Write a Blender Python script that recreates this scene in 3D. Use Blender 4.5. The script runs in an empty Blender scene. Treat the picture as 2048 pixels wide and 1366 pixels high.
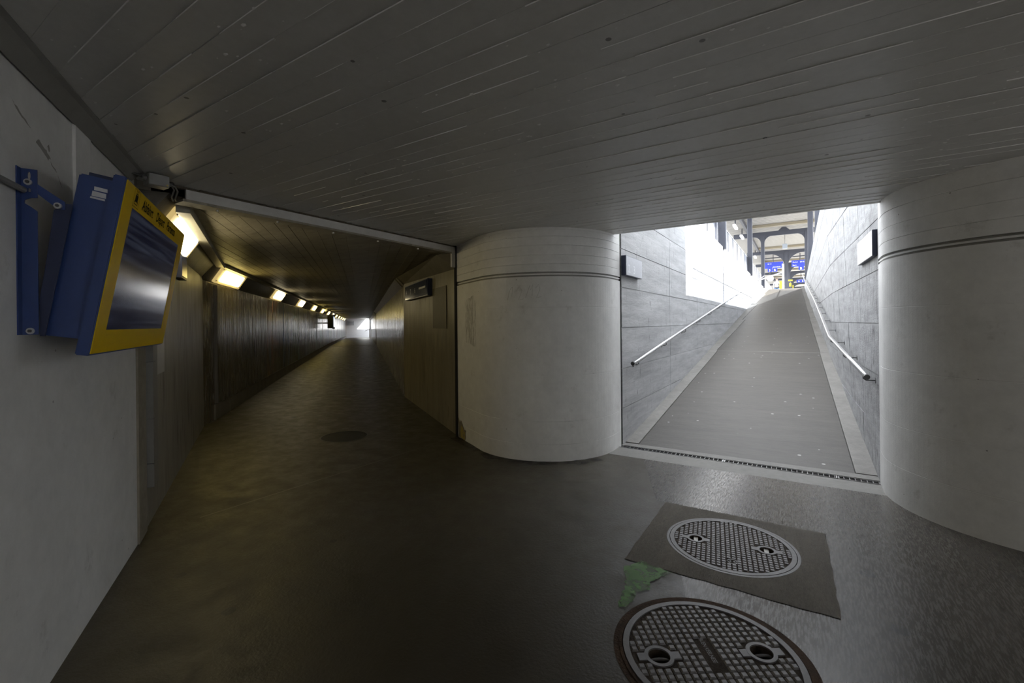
import bpy, bmesh, math, random
from mathutils import Vector, Matrix
random.seed(7)
D = bpy.data
SC = bpy.context.scene
COL = SC.collection
PI = math.pi

# ------------------------------------------------------------------ camera, world, sun, exposure
EYE = 1.45
cam_d = D.cameras.new('camera'); cam = D.objects.new('camera', cam_d); COL.objects.link(cam)
YAW, ROLL, FPX = 0.565916, -0.009723, 898.4
fw = Vector((-math.sin(YAW), math.cos(YAW), 0)); r0 = Vector((math.cos(YAW), math.sin(YAW), 0)); u0 = Vector((0, 0, 1))
rt = math.cos(ROLL) * r0 + math.sin(ROLL) * u0; up = -math.sin(ROLL) * r0 + math.cos(ROLL) * u0
M = Matrix.Identity(4)
for i in range(3):
    M[i][0], M[i][1], M[i][2] = rt[i], up[i], -fw[i]
M[0][3], M[1][3], M[2][3] = 0, 0, EYE
cam.matrix_world = M
cam_d.sensor_fit = 'HORIZONTAL'; cam_d.sensor_width = 36.0
cam_d.lens = 36.0 * FPX / 2048
cam_d.shift_x = 0.0
cam_d.shift_y = (647.2 - 683.0) / 2048
cam_d.clip_start = 0.05; cam_d.clip_end = 400
SC.camera = cam

W = D.worlds.new('sky'); SC.world = W; W.use_nodes = True
bg = W.node_tree.nodes['Background']
bg.inputs['Color'].default_value = (0.90, 0.94, 1.0, 1); bg.inputs['Strength'].default_value = 3.35

sun_d = D.lights.new('sun', 'SUN'); sun_d.energy = 14.0; sun_d.angle = 0.009; sun_d.color = (1.0, 0.97, 0.92)
sun = D.objects.new('sun', sun_d); COL.objects.link(sun)
sun.location = (20, 15, 25)
sun.rotation_euler = Vector((-1.0, -0.02, -0.76)).to_track_quat('-Z', 'Y').to_euler()

vs = SC.view_settings
vs.view_transform = 'Standard'; vs.look = 'None'; vs.exposure = 1.3; vs.gamma = 1.0; vs.use_curve_mapping = False
SC.cycles.max_bounces = 16; SC.cycles.diffuse_bounces = 8; SC.cycles.glossy_bounces = 6

# ------------------------------------------------------------------ constants of the place
H = 2.46            # ceiling of the hall
HT = 2.40           # ceiling of the tunnel
XL = -1.76          # ramp, left wall
SL, Y0 = 0.125, 5.30
def ramp_z(y): return SL * (y - Y0)

# ------------------------------------------------------------------ materials
MATS = {}
def nd(nt, t, **kw):
    n = nt.nodes.new(t)
    for k, v in kw.items(): setattr(n, k, v)
    return n
def rgb(c): return (c[0], c[1], c[2], 1)

def plain(name, c, rough=0.5, metal=0.0, emit=None, es=0.0, spec=0.5, var=0.06, scale=30.0, alpha=1.0):
    if name in MATS: return MATS[name]
    m = D.materials.new(name); m.use_nodes = True; nt = m.node_tree
    b = nt.nodes['Principled BSDF']
    b.inputs['Roughness'].default_value = rough; b.inputs['Metallic'].default_value = metal
    b.inputs['Specular IOR Level'].default_value = spec
    if var > 0:
        tc = nd(nt, 'ShaderNodeTexCoord'); no = nd(nt, 'ShaderNodeTexNoise'); no.inputs['Scale'].default_value = scale; no.inputs['Detail'].default_value = 4
        nt.links.new(tc.outputs['Object'], no.inputs['Vector'])
        mx = nd(nt, 'ShaderNodeMix', data_type='RGBA')
        mx.inputs[6].default_value = rgb([x * (1 - 2 * var) for x in c]); mx.inputs[7].default_value = rgb([min(1, x * (1 + 2 * var)) for x in c])
        nt.links.new(no.outputs['Fac'], mx.inputs[0]); nt.links.new(mx.outputs[2], b.inputs['Base Color'])
    else:
        b.inputs['Base Color'].default_value = rgb(c)
    if emit:
        b.inputs['Emission Color'].default_value = rgb(emit); b.inputs['Emission Strength'].default_value = es
    MATS[name] = m
    return m

def concrete(name, c, rough=0.6, var=0.25, big=0.9, fine=14.0, aniso=(1, 1, 1), bump=0.25, bscale=60.0, dark=None, dark_scale=6.0, dark_lo=0.62, dark_hi=0.75,
             rough_var=0.0, lines=None, line_strength=0.3, rot=0.0, spec=0.5, hue=None, spots=None, daniso=None, baniso=None, bump2=0.0):
    """procedural concrete / paint in world space: large tone drift, fine grain, stains and relief"""
    if name in MATS: return MATS[name]
    m = D.materials.new(name); m.use_nodes = True; nt = m.node_tree; L = nt.links
    b = nt.nodes['Principled BSDF']; b.inputs['Specular IOR Level'].default_value = spec
    geo = nd(nt, 'ShaderNodeNewGeometry')
    mp = nd(nt, 'ShaderNodeMapping'); mp.inputs['Rotation'].default_value = (0, 0, rot); mp.inputs['Scale'].default_value = aniso
    L.new(geo.outputs['Position'], mp.inputs['Vector'])
    n1 = nd(nt, 'ShaderNodeTexNoise'); n1.inputs['Scale'].default_value = big; n1.inputs['Detail'].default_value = 6; n1.inputs['Roughness'].default_value = 0.6
    n2 = nd(nt, 'ShaderNodeTexNoise'); n2.inputs['Scale'].default_value = fine; n2.inputs['Detail'].default_value = 8; n2.inputs['Roughness'].default_value = 0.7
    L.new(mp.outputs[0], n1.inputs['Vector']); L.new(mp.outputs[0], n2.inputs['Vector'])
    ad = nd(nt, 'ShaderNodeMath', operation='ADD'); L.new(n1.outputs['Fac'], ad.inputs[0]); L.new(n2.outputs['Fac'], ad.inputs[1])
    mr = nd(nt, 'ShaderNodeMapRange'); mr.inputs['From Min'].default_value = 0.7; mr.inputs['From Max'].default_value = 1.3
    L.new(ad.outputs[0], mr.inputs['Value'])
    mx = nd(nt, 'ShaderNodeMix', data_type='RGBA')
    lo = [x * (1 - var) for x in c]; hi = [min(1, x * (1 + var)) for x in c]
    if hue: lo = [lo[i] * hue[i] for i in range(3)]
    mx.inputs[6].default_value = rgb(lo); mx.inputs[7].default_value = rgb(hi)
    L.new(mr.outputs[0], mx.inputs[0]); out = mx.outputs[2]
    def over(fac, colr, prev):
        q = nd(nt, 'ShaderNodeMix', data_type='RGBA'); L.new(fac, q.inputs[0]); L.new(prev, q.inputs[6]); q.inputs[7].default_value = rgb(colr); return q.outputs[2]
    if dark:
        n3 = nd(nt, 'ShaderNodeTexNoise'); n3.inputs['Scale'].default_value = dark_scale; n3.inputs['Detail'].default_value = 9; n3.inputs['Roughness'].default_value = 0.72
        md = nd(nt, 'ShaderNodeMapping'); md.inputs['Rotation'].default_value = (0, 0, rot); md.inputs['Scale'].default_value = daniso or aniso
        L.new(geo.outputs['Position'], md.inputs['Vector']); L.new(md.outputs[0], n3.inputs['Vector'])
        r3 = nd(nt, 'ShaderNodeMapRange'); r3.inputs['From Min'].default_value = dark_lo; r3.inputs['From Max'].default_value = dark_hi
        L.new(n3.outputs['Fac'], r3.inputs['Value']); out = over(r3.outputs[0], dark, out)
    if spots:      # round gum marks / pits: (colour, cells per metre, radius 0..1, share)
        for (sc_, cells, rad, keep) in spots:
            v = nd(nt, 'ShaderNodeTexVoronoi'); v.inputs['Scale'].default_value = cells
            L.new(geo.outputs['Position'], v.inputs['Vector'])
            lt = nd(nt, 'ShaderNodeMath', operation='LESS_THAN'); L.new(v.outputs['Distance'], lt.inputs[0]); lt.inputs[1].default_value = rad
            sp = nd(nt, 'ShaderNodeSeparateColor'); L.new(v.outputs['Color'], sp.inputs[0])
            l2 = nd(nt, 'ShaderNodeMath', operation='LESS_THAN'); L.new(sp.outputs[0], l2.inputs[0]); l2.inputs[1].default_value = keep
            mu = nd(nt, 'ShaderNodeMath', operation='MULTIPLY'); L.new(lt.outputs[0], mu.inputs[0]); L.new(l2.outputs[0], mu.inputs[1])
            m8 = nd(nt, 'ShaderNodeMath', operation='MULTIPLY'); L.new(mu.outputs[0], m8.inputs[0]); m8.inputs[1].default_value = 0.75
            out = over(m8.outputs[0], sc_, out)
    L.new(out, b.inputs['Base Color'])
    b.inputs['Roughness'].default_value = rough
    if rough_var:
        rr = nd(nt, 'ShaderNodeMapRange'); rr.inputs['From Min'].default_value = 0.35; rr.inputs['From Max'].default_value = 0.65
        rr.inputs['To Min'].default_value = max(0.05, rough - rough_var); rr.inputs['To Max'].default_value = min(1, rough + rough_var)
        L.new(n2.outputs['Fac'], rr.inputs['Value']); L.new(rr.outputs[0], b.inputs['Roughness'])
    # relief
    mb = nd(nt, 'ShaderNodeMapping'); mb.inputs['Rotation'].default_value = (0, 0, rot); mb.inputs['Scale'].default_value = baniso or aniso
    L.new(geo.outputs['Position'], mb.inputs['Vector'])
    n4 = nd(nt, 'ShaderNodeTexNoise'); n4.inputs['Scale'].default_value = bscale; n4.inputs['Detail'].default_value = 5; n4.inputs['Roughness'].default_value = 0.65
    L.new(mb.outputs[0], n4.inputs['Vector'])
    bp = nd(nt, 'ShaderNodeBump'); bp.inputs['Strength'].default_value = bump; bp.inputs['Distance'].default_value = 0.01
    L.new(n4.outputs['Fac'], bp.inputs['Height'])
    if bump2:
        n5 = nd(nt, 'ShaderNodeTexNoise'); n5.inputs['Scale'].default_value = 2.2; n5.inputs['Detail'].default_value = 2
        L.new(geo.outputs['Position'], n5.inputs['Vector'])
        b2 = nd(nt, 'ShaderNodeBump'); b2.inputs['Strength'].default_value = bump2; b2.inputs['Distance'].default_value = 0.05
        L.new(n5.outputs['Fac'], b2.inputs['Height']); L.new(b2.outputs[0], bp.inputs['Normal'])
    L.new(bp.outputs[0], b.inputs['Normal'])
    MATS[name] = m
    return m

TANG = math.atan2(0.632, -0.775)   # direction of the tunnel
white_paint = concrete('white_wall_paint', (0.655, 0.652, 0.638), rough=0.5, var=0.12, big=1.2, fine=9, bump=0.12, bscale=90, dark=(0.40, 0.39, 0.37), dark_scale=5, dark_lo=0.60, dark_hi=0.80, spots=[((0.18, 0.17, 0.16), 9, 0.05, 0.35)])
ceil_paint = concrete('grey_ceiling_paint', (0.57, 0.56, 0.535), rough=0.36, var=0.08, big=0.8, fine=20, bump=0.10, bscale=120, spots=[((0.06, 0.05, 0.045), 7, 0.08, 0.18)])
ceil_ridge_glint = plain('ridge_glint_paint', (0.82, 0.81, 0.79), rough=0.22)  # paler than the ceiling: light caught on the ridges put into the colour
floor_dark = concrete('worn_dark_floor', (0.044, 0.038, 0.026), rough=0.46, var=0.30, big=0.9, fine=5, aniso=(1, 1, 1), bump=0.25, bscale=55, dark=(0.03, 0.028, 0.024), dark_scale=2.2, dark_lo=0.56, dark_hi=0.74, rough_var=0.12, hue=(1.0, 0.93, 0.80), spots=[((0.02, 0.02, 0.02), 3.2, 0.12, 0.55)])
floor_slab = concrete('broomed_screed', (0.070, 0.064, 0.055), rough=0.26, var=0.25, big=1.5, fine=14, aniso=(8, 0.9, 1), bump=0.04, bscale=22, baniso=(9, 0.5, 1), dark=(0.035, 0.032, 0.028), dark_scale=3, dark_lo=0.60, dark_hi=0.78, rough_var=0.14, spots=[((0.04, 0.04, 0.04), 3.4, 0.13, 0.6)])
floor_patch_m = concrete('brown_mortar', (0.105, 0.092, 0.074), rough=0.8, var=0.25, big=2, fine=16, aniso=(4, 1, 1), bump=0.7, bscale=60, baniso=(3, .6, 1), dark=(0.05, 0.046, 0.04), dark_scale=7, dark_lo=0.58, dark_hi=0.75)
border_m = concrete('grey_border_screed', (0.17, 0.165, 0.152), rough=0.62, var=0.22, big=2, fine=20, bump=0.35, bscale=80, dark=(0.08, 0.075, 0.068), dark_scale=5, dark_lo=0.60, dark_hi=0.78)
ramp_m = concrete('grooved_ramp_screed', (0.075, 0.070, 0.062), rough=0.5, var=0.22, big=1.2, fine=7, aniso=(1.0, 6, 1), bump=0.5, bscale=14, baniso=(0.6, 7, 1), dark=(0.05, 0.047, 0.042), dark_scale=1.5, dark_lo=0.52, dark_hi=0.72, rot=-0.22, spots=[((0.5, 0.49, 0.46), 6, 0.10, 0.30)])
curb_m = concrete('ramp_curb_screed', (0.185, 0.178, 0.165), rough=0.7, var=0.22, big=2, fine=10, bump=0.3, dark=(0.13, 0.12, 0.105), dark_scale=4, dark_lo=0.56, dark_hi=0.74)
raw_wall = concrete('raw_ramp_concrete', (0.375, 0.378, 0.383), rough=0.62, var=0.30, big=1.2, fine=5, aniso=(1, 0.7, 7), bump=0.30, bscale=12, baniso=(1, 0.6, 8), dark=(0.11, 0.108, 0.105), dark_scale=9, daniso=(1, 1.6, 0.5), dark_lo=0.58, dark_hi=0.72, rough_var=0.1)
raw_wall_r = concrete('raw_ramp_concrete_rough', (0.315, 0.318, 0.323), rough=0.6, var=0.36, big=1.6, fine=6, aniso=(1, 1.0, 6), bump=0.5, bscale=14, baniso=(1, 1.4, 5), dark=(0.085, 0.084, 0.082), dark_scale=9, daniso=(1, 2.2, 0.6), dark_lo=0.50, dark_hi=0.68, rough_var=0.1)
tun_wall = concrete('varnished_tunnel_concrete', (0.155, 0.135, 0.10), rough=0.22, var=0.40, big=1.4, fine=4, aniso=(4, 4, 0.45), bump=0.12, bscale=2.5, baniso=(5, 5, 0.25), dark=(0.05, 0.045, 0.034), dark_scale=1.8, dark_lo=0.52, dark_hi=0.72, rough_var=0.12, spec=0.9)
tun_wall_pale = concrete('pale_tunnel_concrete', (0.18, 0.160, 0.118), rough=0.42, var=0.40, big=1.2, fine=5, aniso=(3, 3, 0.6), bump=0.3, bscale=16, dark=(0.08, 0.07, 0.055), dark_scale=3, dark_lo=0.54, dark_hi=0.70, rough_var=0.1)
panel_m = concrete('dark_wall_board', (0.115, 0.100, 0.074), rough=0.28, var=0.35, big=1.4, fine=4, aniso=(5, 5, 0.3), bump=0.25, bscale=7, baniso=(6, 6, 0.25), dark=(0.16, 0.115, 0.055), dark_scale=1.6, dark_lo=0.60, dark_hi=0.78, rough_var=0.14)
mouth_wall = concrete('grey_mouth_concrete', (0.25, 0.235, 0.20), rough=0.45, var=0.30, big=1.2, fine=5, aniso=(3, 3, 0.5), bump=0.25, bscale=14, dark=(0.10, 0.09, 0.072), dark_scale=2.5, dark_lo=0.54, dark_hi=0.72, rough_var=0.12)
tun_ceil = concrete('tunnel_ceiling_concrete', (0.27, 0.245, 0.19), rough=0.5, var=0.28, big=1.6, fine=5, aniso=(1.0, 3, 1), rot=TANG, bump=0.35, bscale=16, baniso=(1, 5, 1), dark=(0.08, 0.07, 0.055), dark_scale=2.4, dark_lo=0.56, dark_hi=0.74)
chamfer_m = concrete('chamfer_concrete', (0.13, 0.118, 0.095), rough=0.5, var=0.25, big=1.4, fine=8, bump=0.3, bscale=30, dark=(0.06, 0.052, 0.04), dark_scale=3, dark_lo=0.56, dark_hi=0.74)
beam_white = concrete('beam_white_paint', (0.52, 0.51, 0.49), rough=0.45, var=0.12, big=3, fine=16, bump=0.1, dark=(0.2, 0.185, 0.16), dark_scale=12, dark_lo=0.66, dark_hi=0.76)
mortar_brown = concrete('crumbly_mortar', (0.11, 0.09, 0.065), rough=0.9, var=0.4, big=6, fine=30, bump=0.9, bscale=70)
trim_m = concrete('grey_trim_paint', (0.24, 0.235, 0.22), rough=0.45, var=0.10, big=2, fine=12, bump=0.06)
beige_duct = plain('beige_duct', (0.44, 0.42, 0.34), 0.4, spec=0.4)
duct_grey = plain('grey_sheet_metal', (0.20, 0.195, 0.18), 0.42, 0.0)
dark_gap = plain('dark_gap', (0.012, 0.011, 0.010), 0.9, var=0)
blue_steel = concrete('blue_lacquer', (0.026, 0.056, 0.195), rough=0.42, var=0.10, big=3, fine=20, bump=0.05, dark=(0.10, 0.11, 0.15), dark_scale=9, dark_lo=0.70, dark_hi=0.80)
blue_dark = plain('dark_blue_lacquer', (0.018, 0.028, 0.08), 0.45)
yellow_face = plain('yellow_facing', (0.66, 0.43, 0.0), 0.42, spec=0.3, var=0.03)
black_ink = plain('black_ink', (0.006, 0.006, 0.006), 0.7, spec=0.15, var=0)
white_ink = plain('white_ink', (0.8, 0.8, 0.8), 0.5, var=0)
bolt_m = plain('zinc_bolt', (0.55, 0.55, 0.55), 0.35, 1.0)
steel = plain('brushed_steel', (0.72, 0.72, 0.73), 0.28, 1.0, var=0.04)
steel_dark = plain('dark_steel', (0.10, 0.10, 0.10), 0.45, 0.8)
iron = concrete('cast_iron', (0.135, 0.132, 0.135), rough=0.40, var=0.18, big=6, fine=40, bump=0.15, bscale=200, dark=(0.075, 0.05, 0.035), dark_scale=11, dark_lo=0.62, dark_hi=0.78)
iron_low = concrete('rusty_iron_ground', (0.040, 0.027, 0.017), rough=0.85, var=0.4, big=8, fine=50, bump=0.6, bscale=150)
rust_m = concrete('rust_ring', (0.055, 0.030, 0.016), rough=0.9, var=0.4, big=8, fine=30, bump=0.7, bscale=90)
galv = plain('galvanised_steel', (0.42, 0.42, 0.42), 0.4, 0.9)
sticker_m = plain('white_sticker', (0.62, 0.63, 0.66), 0.5)
lamp_frame_m = plain('lamp_frame', (0.50, 0.47, 0.36), 0.4)
lamp_cover_m = plain('lamp_cover_glow', (0.55, 0.50, 0.36), 0.4, emit=(1.0, 0.72, 0.26), es=0.22, var=0)  # faint emission stands for the diffuser's light on the rim
lamp_glow_warm = plain('lamp_glow_warm', (0.9, 0.85, 0.6), 0.4, emit=(1.0, 0.78, 0.25), es=4.4, var=0)
lamp_glow_white = plain('lamp_glow_white', (0.9, 0.88, 0.8), 0.4, emit=(1.0, 0.86, 0.55), es=4.4, var=0)
sign_blue = plain('sign_blue', (0.020, 0.035, 0.11), 0.22)
sign_blue_lit = plain('sign_blue_lit', (0.01, 0.02, 0.16), 0.5, emit=(0.03, 0.06, 0.62), es=0.32, var=0.02)
sign_grey = plain('pale_sign_face', (0.44, 0.45, 0.48), 0.35)
sign_side = plain('navy_sign_side', (0.012, 0.018, 0.05), 0.4)
rail_paint = plain('canopy_steel_paint', (0.030, 0.033, 0.046), 0.5)
roof_m = plain('canopy_sheet', (0.255, 0.247, 0.232), 0.5)
purlin_m = plain('canopy_purlin', (0.20, 0.175, 0.125), 0.6)
panel_glass = D.materials.new('railing_glass'); panel_glass.use_nodes = True
_nt = panel_glass.node_tree; _o = _nt.nodes['Material Output']; _b = _nt.nodes['Principled BSDF']; _b.inputs['Base Color'].default_value = (0.42, 0.46, 0.52, 1); _b.inputs['Roughness'].default_value = 0.1
_t = nd(_nt, 'ShaderNodeBsdfTransparent'); _t.inputs['Color'].default_value = (0.80, 0.84, 0.90, 1); _m = nd(_nt, 'ShaderNodeMixShader'); _m.inputs[0].default_value = 0.22
_nt.links.new(_t.outputs[0], _m.inputs[1]); _nt.links.new(_b.outputs[0], _m.inputs[2]); _nt.links.new(_m.outputs[0], _o.inputs['Surface'])
platform_m = plain('platform_paving', (0.33, 0.325, 0.31), 0.8)
yellow_m = plain('yellow_board', (0.80, 0.55, 0.02), 0.5)
red_m = plain('dull_red', (0.45, 0.08, 0.06), 0.5)
plaster_white = concrete('end_wall_plaster', (0.78, 0.79, 0.81), rough=0.6, var=0.05, big=1, fine=9, bump=0.05)
skin_m = plain('skin', (0.55, 0.36, 0.27), 0.6); hair_m = plain('brown_hair', (0.10, 0.05, 0.03), 0.7)
shirt_m = plain('white_shirt', (0.75, 0.72, 0.72), 0.8); jeans_m = plain('blue_jeans', (0.08, 0.20, 0.45), 0.8); shoe_m = plain('dark_shoe', (0.05, 0.05, 0.05), 0.6)

# screen: dark glass with dim scrolling rows of text
def screen_mat():
    m = D.materials.new('monitor_screen'); m.use_nodes = True; nt = m.node_tree; L = nt.links; b = nt.nodes['Principled BSDF']
    tc = nd(nt, 'ShaderNodeTexCoord'); mp = nd(nt, 'ShaderNodeMapping'); mp.inputs['Scale'].default_value = (0.8, 0.8, 26)
    L.new(tc.outputs['Object'], mp.inputs['Vector'])
    n = nd(nt, 'ShaderNodeTexNoise'); n.inputs['Scale'].default_value = 1.6; n.inputs['Detail'].default_value = 3; L.new(mp.outputs[0], n.inputs['Vector'])
    r = nd(nt, 'ShaderNodeValToRGB'); r.color_ramp.elements[0].position = 0.42; r.color_ramp.elements[0].color = (0.006, 0.009, 0.028, 1)
    r.color_ramp.elements[1].position = 0.72; r.color_ramp.elements[1].color = (0.055, 0.065, 0.10, 1); L.new(n.outputs['Fac'], r.inputs[0])
    b.inputs['Base Color'].default_value = (0.008, 0.010, 0.022, 1); b.inputs['Roughness'].default_value = 0.13
    L.new(r.outputs[0], b.inputs['Emission Color']); b.inputs['Emission Strength'].default_value = 0.13
    return m
screen_m = screen_mat()

def mural_mat(name, cols):
    m = D.materials.new(name); m.use_nodes = True; nt = m.node_tree; L = nt.links; b = nt.nodes['Principled BSDF']
    b.inputs['Specular IOR Level'].default_value = 0.9
    geo = nd(nt, 'ShaderNodeNewGeometry'); mp = nd(nt, 'ShaderNodeMapping'); mp.inputs['Scale'].default_value = (1.5, 1.5, 0.75); L.new(geo.outputs['Position'], mp.inputs['Vector'])
    n = nd(nt, 'ShaderNodeTexNoise'); n.inputs['Scale'].default_value = 0.85; n.inputs['Detail'].default_value = 2; L.new(mp.outputs[0], n.inputs['Vector'])
    r = nd(nt, 'ShaderNodeValToRGB'); r.color_ramp.interpolation = 'EASE'
    els = r.color_ramp.elements; els[0].position = 0.30; els[0].color = rgb(cols[0]); els[1].position = 0.70; els[1].color = rgb(cols[-1])
    for i, c in enumerate(cols[1:-1]):
        e = els.new(0.36 + 0.26 * i / max(1, len(cols) - 3)); e.color = rgb(c)
    L.new(n.outputs['Fac'], r.inputs[0])
    mp2 = nd(nt, 'ShaderNodeMapping'); mp2.inputs['Scale'].default_value = (5, 5, 0.22); L.new(geo.outputs['Position'], mp2.inputs['Vector'])
    n2 = nd(nt, 'ShaderNodeTexNoise'); n2.inputs['Scale'].default_value = 2.4; n2.inputs['Detail'].default_value = 7; L.new(mp2.outputs[0], n2.inputs['Vector'])
    mx = nd(nt, 'ShaderNodeMix', data_type='RGBA', blend_type='MULTIPLY'); mx.inputs[0].default_value = 0.6; L.new(r.outputs[0], mx.inputs[6])
    cr = nd(nt, 'ShaderNodeValToRGB'); cr.color_ramp.elements[0].position = 0.35; cr.color_ramp.elements[1].position = 0.62; L.new(n2.outputs['Fac'], cr.inputs[0]); L.new(cr.outputs[0], mx.inputs[7])
    L.new(mx.outputs[2], b.inputs['Base Color'])
    rr = nd(nt, 'ShaderNodeMapRange'); rr.inputs['From Min'].default_value = 0.35; rr.inputs['From Max'].default_value = 0.65; rr.inputs['To Min'].default_value = 0.10; rr.inputs['To Max'].default_value = 0.32
    L.new(n2.outputs['Fac'], rr.inputs['Value']); L.new(rr.outputs[0], b.inputs['Roughness'])
    bp = nd(nt, 'ShaderNodeBump'); bp.inputs['Strength'].default_value = 0.17; bp.inputs['Distance'].default_value = 0.01; L.new(n2.outputs['Fac'], bp.inputs['Height']); L.new(bp.outputs[0], b.inputs['Normal'])
    return m
mural_ms = [mural_mat('mural_teal_orange', [(0.10, 0.10, 0.09), (0.10, 0.27, 0.28), (0.32, 0.12, 0.035), (0.09, 0.085, 0.075), (0.11, 0.26, 0.28)]),
            mural_mat('mural_grey', [(0.09, 0.085, 0.075), (0.10, 0.10, 0.10), (0.08, 0.075, 0.065), (0.11, 0.11, 0.12)]),
            mural_mat('mural_blue', [(0.09, 0.09, 0.09), (0.07, 0.15, 0.36), (0.10, 0.12, 0.15), (0.16, 0.17, 0.13)]),
            mural_mat('mural_green', [(0.09, 0.085, 0.075), (0.07, 0.24, 0.14), (0.09, 0.09, 0.08), (0.17, 0.14, 0.11)])]

# ------------------------------------------------------------------ object helpers
def link(o, parent=None):
    COL.objects.link(o)
    if parent is not None: o.parent = parent
    return o
def origin_of(p):
    v = Vector((0, 0, 0))
    while p is not None:
        v += p.location; p = p.parent
    return v
def obj(name, bm, mat, parent=None, smooth=False, loc=None):
    """links a bmesh given in WORLD coordinates as one mesh object under its parent"""
    base = origin_of(parent)
    at = Vector(loc) if loc is not None else base
    me = D.meshes.new(name)
    bmesh.ops.recalc_face_normals(bm, faces=bm.faces)
    bmesh.ops.translate(bm, verts=bm.verts, vec=-at)
    bm.to_mesh(me); bm.free()
    if smooth:
        for p in me.polygons: p.use_smooth = True
    me.materials.append(mat)
    o = D.objects.new(name, me); o.location = at - base
    return link(o, parent)
def thing(name, loc, label, cat, group=None):
    o = D.objects.new(name, None); o.empty_display_size = 0.1; o.location = loc
    o['label'] = label; o['category'] = cat
    if group: o['group'] = group
    return link(o)
def tag(o, label, cat, group=None):
    o['label'] = label; o['category'] = cat
    if group: o['group'] = group
    return o
def struct(name, bm, mat, parent=None, smooth=False):
    o = obj(name, bm, mat, parent, smooth)
    if parent is None: o['kind'] = 'structure'
    return o
def hexa(bm, p):
    """p: eight points, bottom loop then top loop"""
    v = [bm.verts.new(q) for q in p]
    for f in ((0, 1, 2, 3), (4, 5, 6, 7), (0, 1, 5, 4), (1, 2, 6, 5), (2, 3, 7, 6), (3, 0, 4, 7)):
        bm.faces.new([v[i] for i in f])
    return bm
def box(bm, a, b):
    (x0, y0, z0), (x1, y1, z1) = a, b
    return hexa(bm, [(x0, y0, z0), (x1, y0, z0), (x1, y1, z0), (x0, y1, z0), (x0, y0, z1), (x1, y0, z1), (x1, y1, z1), (x0, y1, z1)])
def B(): return bmesh.new()
def prism(bm, poly, z0, z1):
    """vertical prism over a 2-d polygon; z0/z1 numbers or functions of (x, y)"""
    f0 = z0 if callable(z0) else (lambda x, y: z0); f1 = z1 if callable(z1) else (lambda x, y: z1)
    a = [bm.verts.new((x, y, f0(x, y))) for x, y in poly]; b = [bm.verts.new((x, y, f1(x, y))) for x, y in poly]
    n = len(poly)
    bm.faces.new(a); bm.faces.new(b)
    for i in range(n): bm.faces.new((a[i], a[(i + 1) % n], b[(i + 1) % n], b[i]))
    return bm
def plate(bm, outer, holes, fn, t0, t1):
    """flat plate with holes: 2-d loops, fn(a, b, t) -> world point, thickness t0..t1"""
    tmp = bmesh.new(); edges = []
    for loop in [outer] + list(holes):
        vs_ = [tmp.verts.new((p[0], p[1], 0)) for p in loop]
        for i in range(len(vs_)): edges.append(tmp.edges.new((vs_[i], vs_[(i + 1) % len(vs_)])))
    bmesh.ops.triangle_fill(tmp, use_beauty=True, use_dissolve=False, edges=edges)
    tmp.verts.index_update(); tmp.verts.ensure_lookup_table()
    co = [v.co.copy() for v in tmp.verts]; tri = [[v.index for v in f.verts] for f in tmp.faces]
    tmp.free()
    va = [bm.verts.new(fn(c.x, c.y, t0)) for c in co]
    for t in tri: bm.faces.new([va[i] for i in t])
    if t1 != t0:
        vb = [bm.verts.new(fn(c.x, c.y, t1)) for c in co]
        for t in tri: bm.faces.new([vb[i] for i in t])
        k = 0
        for loop in [outer] + list(holes):
            n = len(loop)
            for i in range(n):
                bm.faces.new((va[k + i], va[k + (i + 1) % n], vb[k + (i + 1) % n], vb[k + i]))
            k += n
    return bm
def circ(cx, cy, r, n=48, ry=None, a0=0.0, rot=0.0):
    ry = ry or r; out = []
    for i in range(n):
        a = a0 + 2 * PI * i / n; x, y = r * math.cos(a), ry * math.sin(a)
        out.append((cx + x * math.cos(rot) - y * math.sin(rot), cy + x * math.sin(rot) + y * math.cos(rot)))
    return out
def tube(bm, pts, r, n=10, cap=True):
    pts = [Vector(p) for p in pts]; rings = []
    for i, p in enumerate(pts):
        if i == 0: t = pts[1] - pts[0]
        elif i == len(pts) - 1: t = pts[-1] - pts[-2]
        else: t = (pts[i + 1] - p).normalized() + (p - pts[i - 1]).normalized()
        t.normalize()
        ref = Vector((0, 0, 1)) if abs(t.z) < 0.9 else Vector((1, 0, 0))
        a = t.cross(ref).normalized(); b = t.cross(a).normalized()
        rings.append([bm.verts.new(p + a * r * math.cos(2 * PI * k / n) + b * r * math.sin(2 * PI * k / n)) for k in range(n)])
    for i in range(len(rings) - 1):
        for k in range(n): bm.faces.new((rings[i][k], rings[i][(k + 1) % n], rings[i + 1][(k + 1) % n], rings[i + 1][k]))
    if cap:
        bm.faces.new(rings[0]); bm.faces.new(rings[-1])
    return bm
def cyl(bm, p, axis, r, h, n=16):
    p = Vector(p); a = Vector(axis).normalized()
    return tube(bm, [p, p + a * h], r, n)
def text_bm(bm, body, size, fn, t=0.001, sx=1.0, align='LEFT', bold=0.0):
    """lettering: fn(x, y, t) -> world point; built from the built-in font"""
    cu = D.curves.new('txt', 'FONT'); cu.body = body; cu.size = size; cu.align_x = align; cu.resolution_u = 3; cu.offset = bold
    o = D.objects.new('txt', cu); COL.objects.link(o)
    bpy.context.view_layer.update()
    me = D.meshes.new_from_object(o.evaluated_get(bpy.context.evaluated_depsgraph_get()))
    vs_ = [bm.verts.new(fn(v.co.x * sx, v.co.y, t)) for v in me.vertices]
    for p in me.polygons:
        try: bm.faces.new([vs_[i] for i in p.vertices])
        except ValueError: pass
    D.objects.remove(o); D.curves.remove(cu); D.meshes.remove(me)
    return bm

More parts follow.
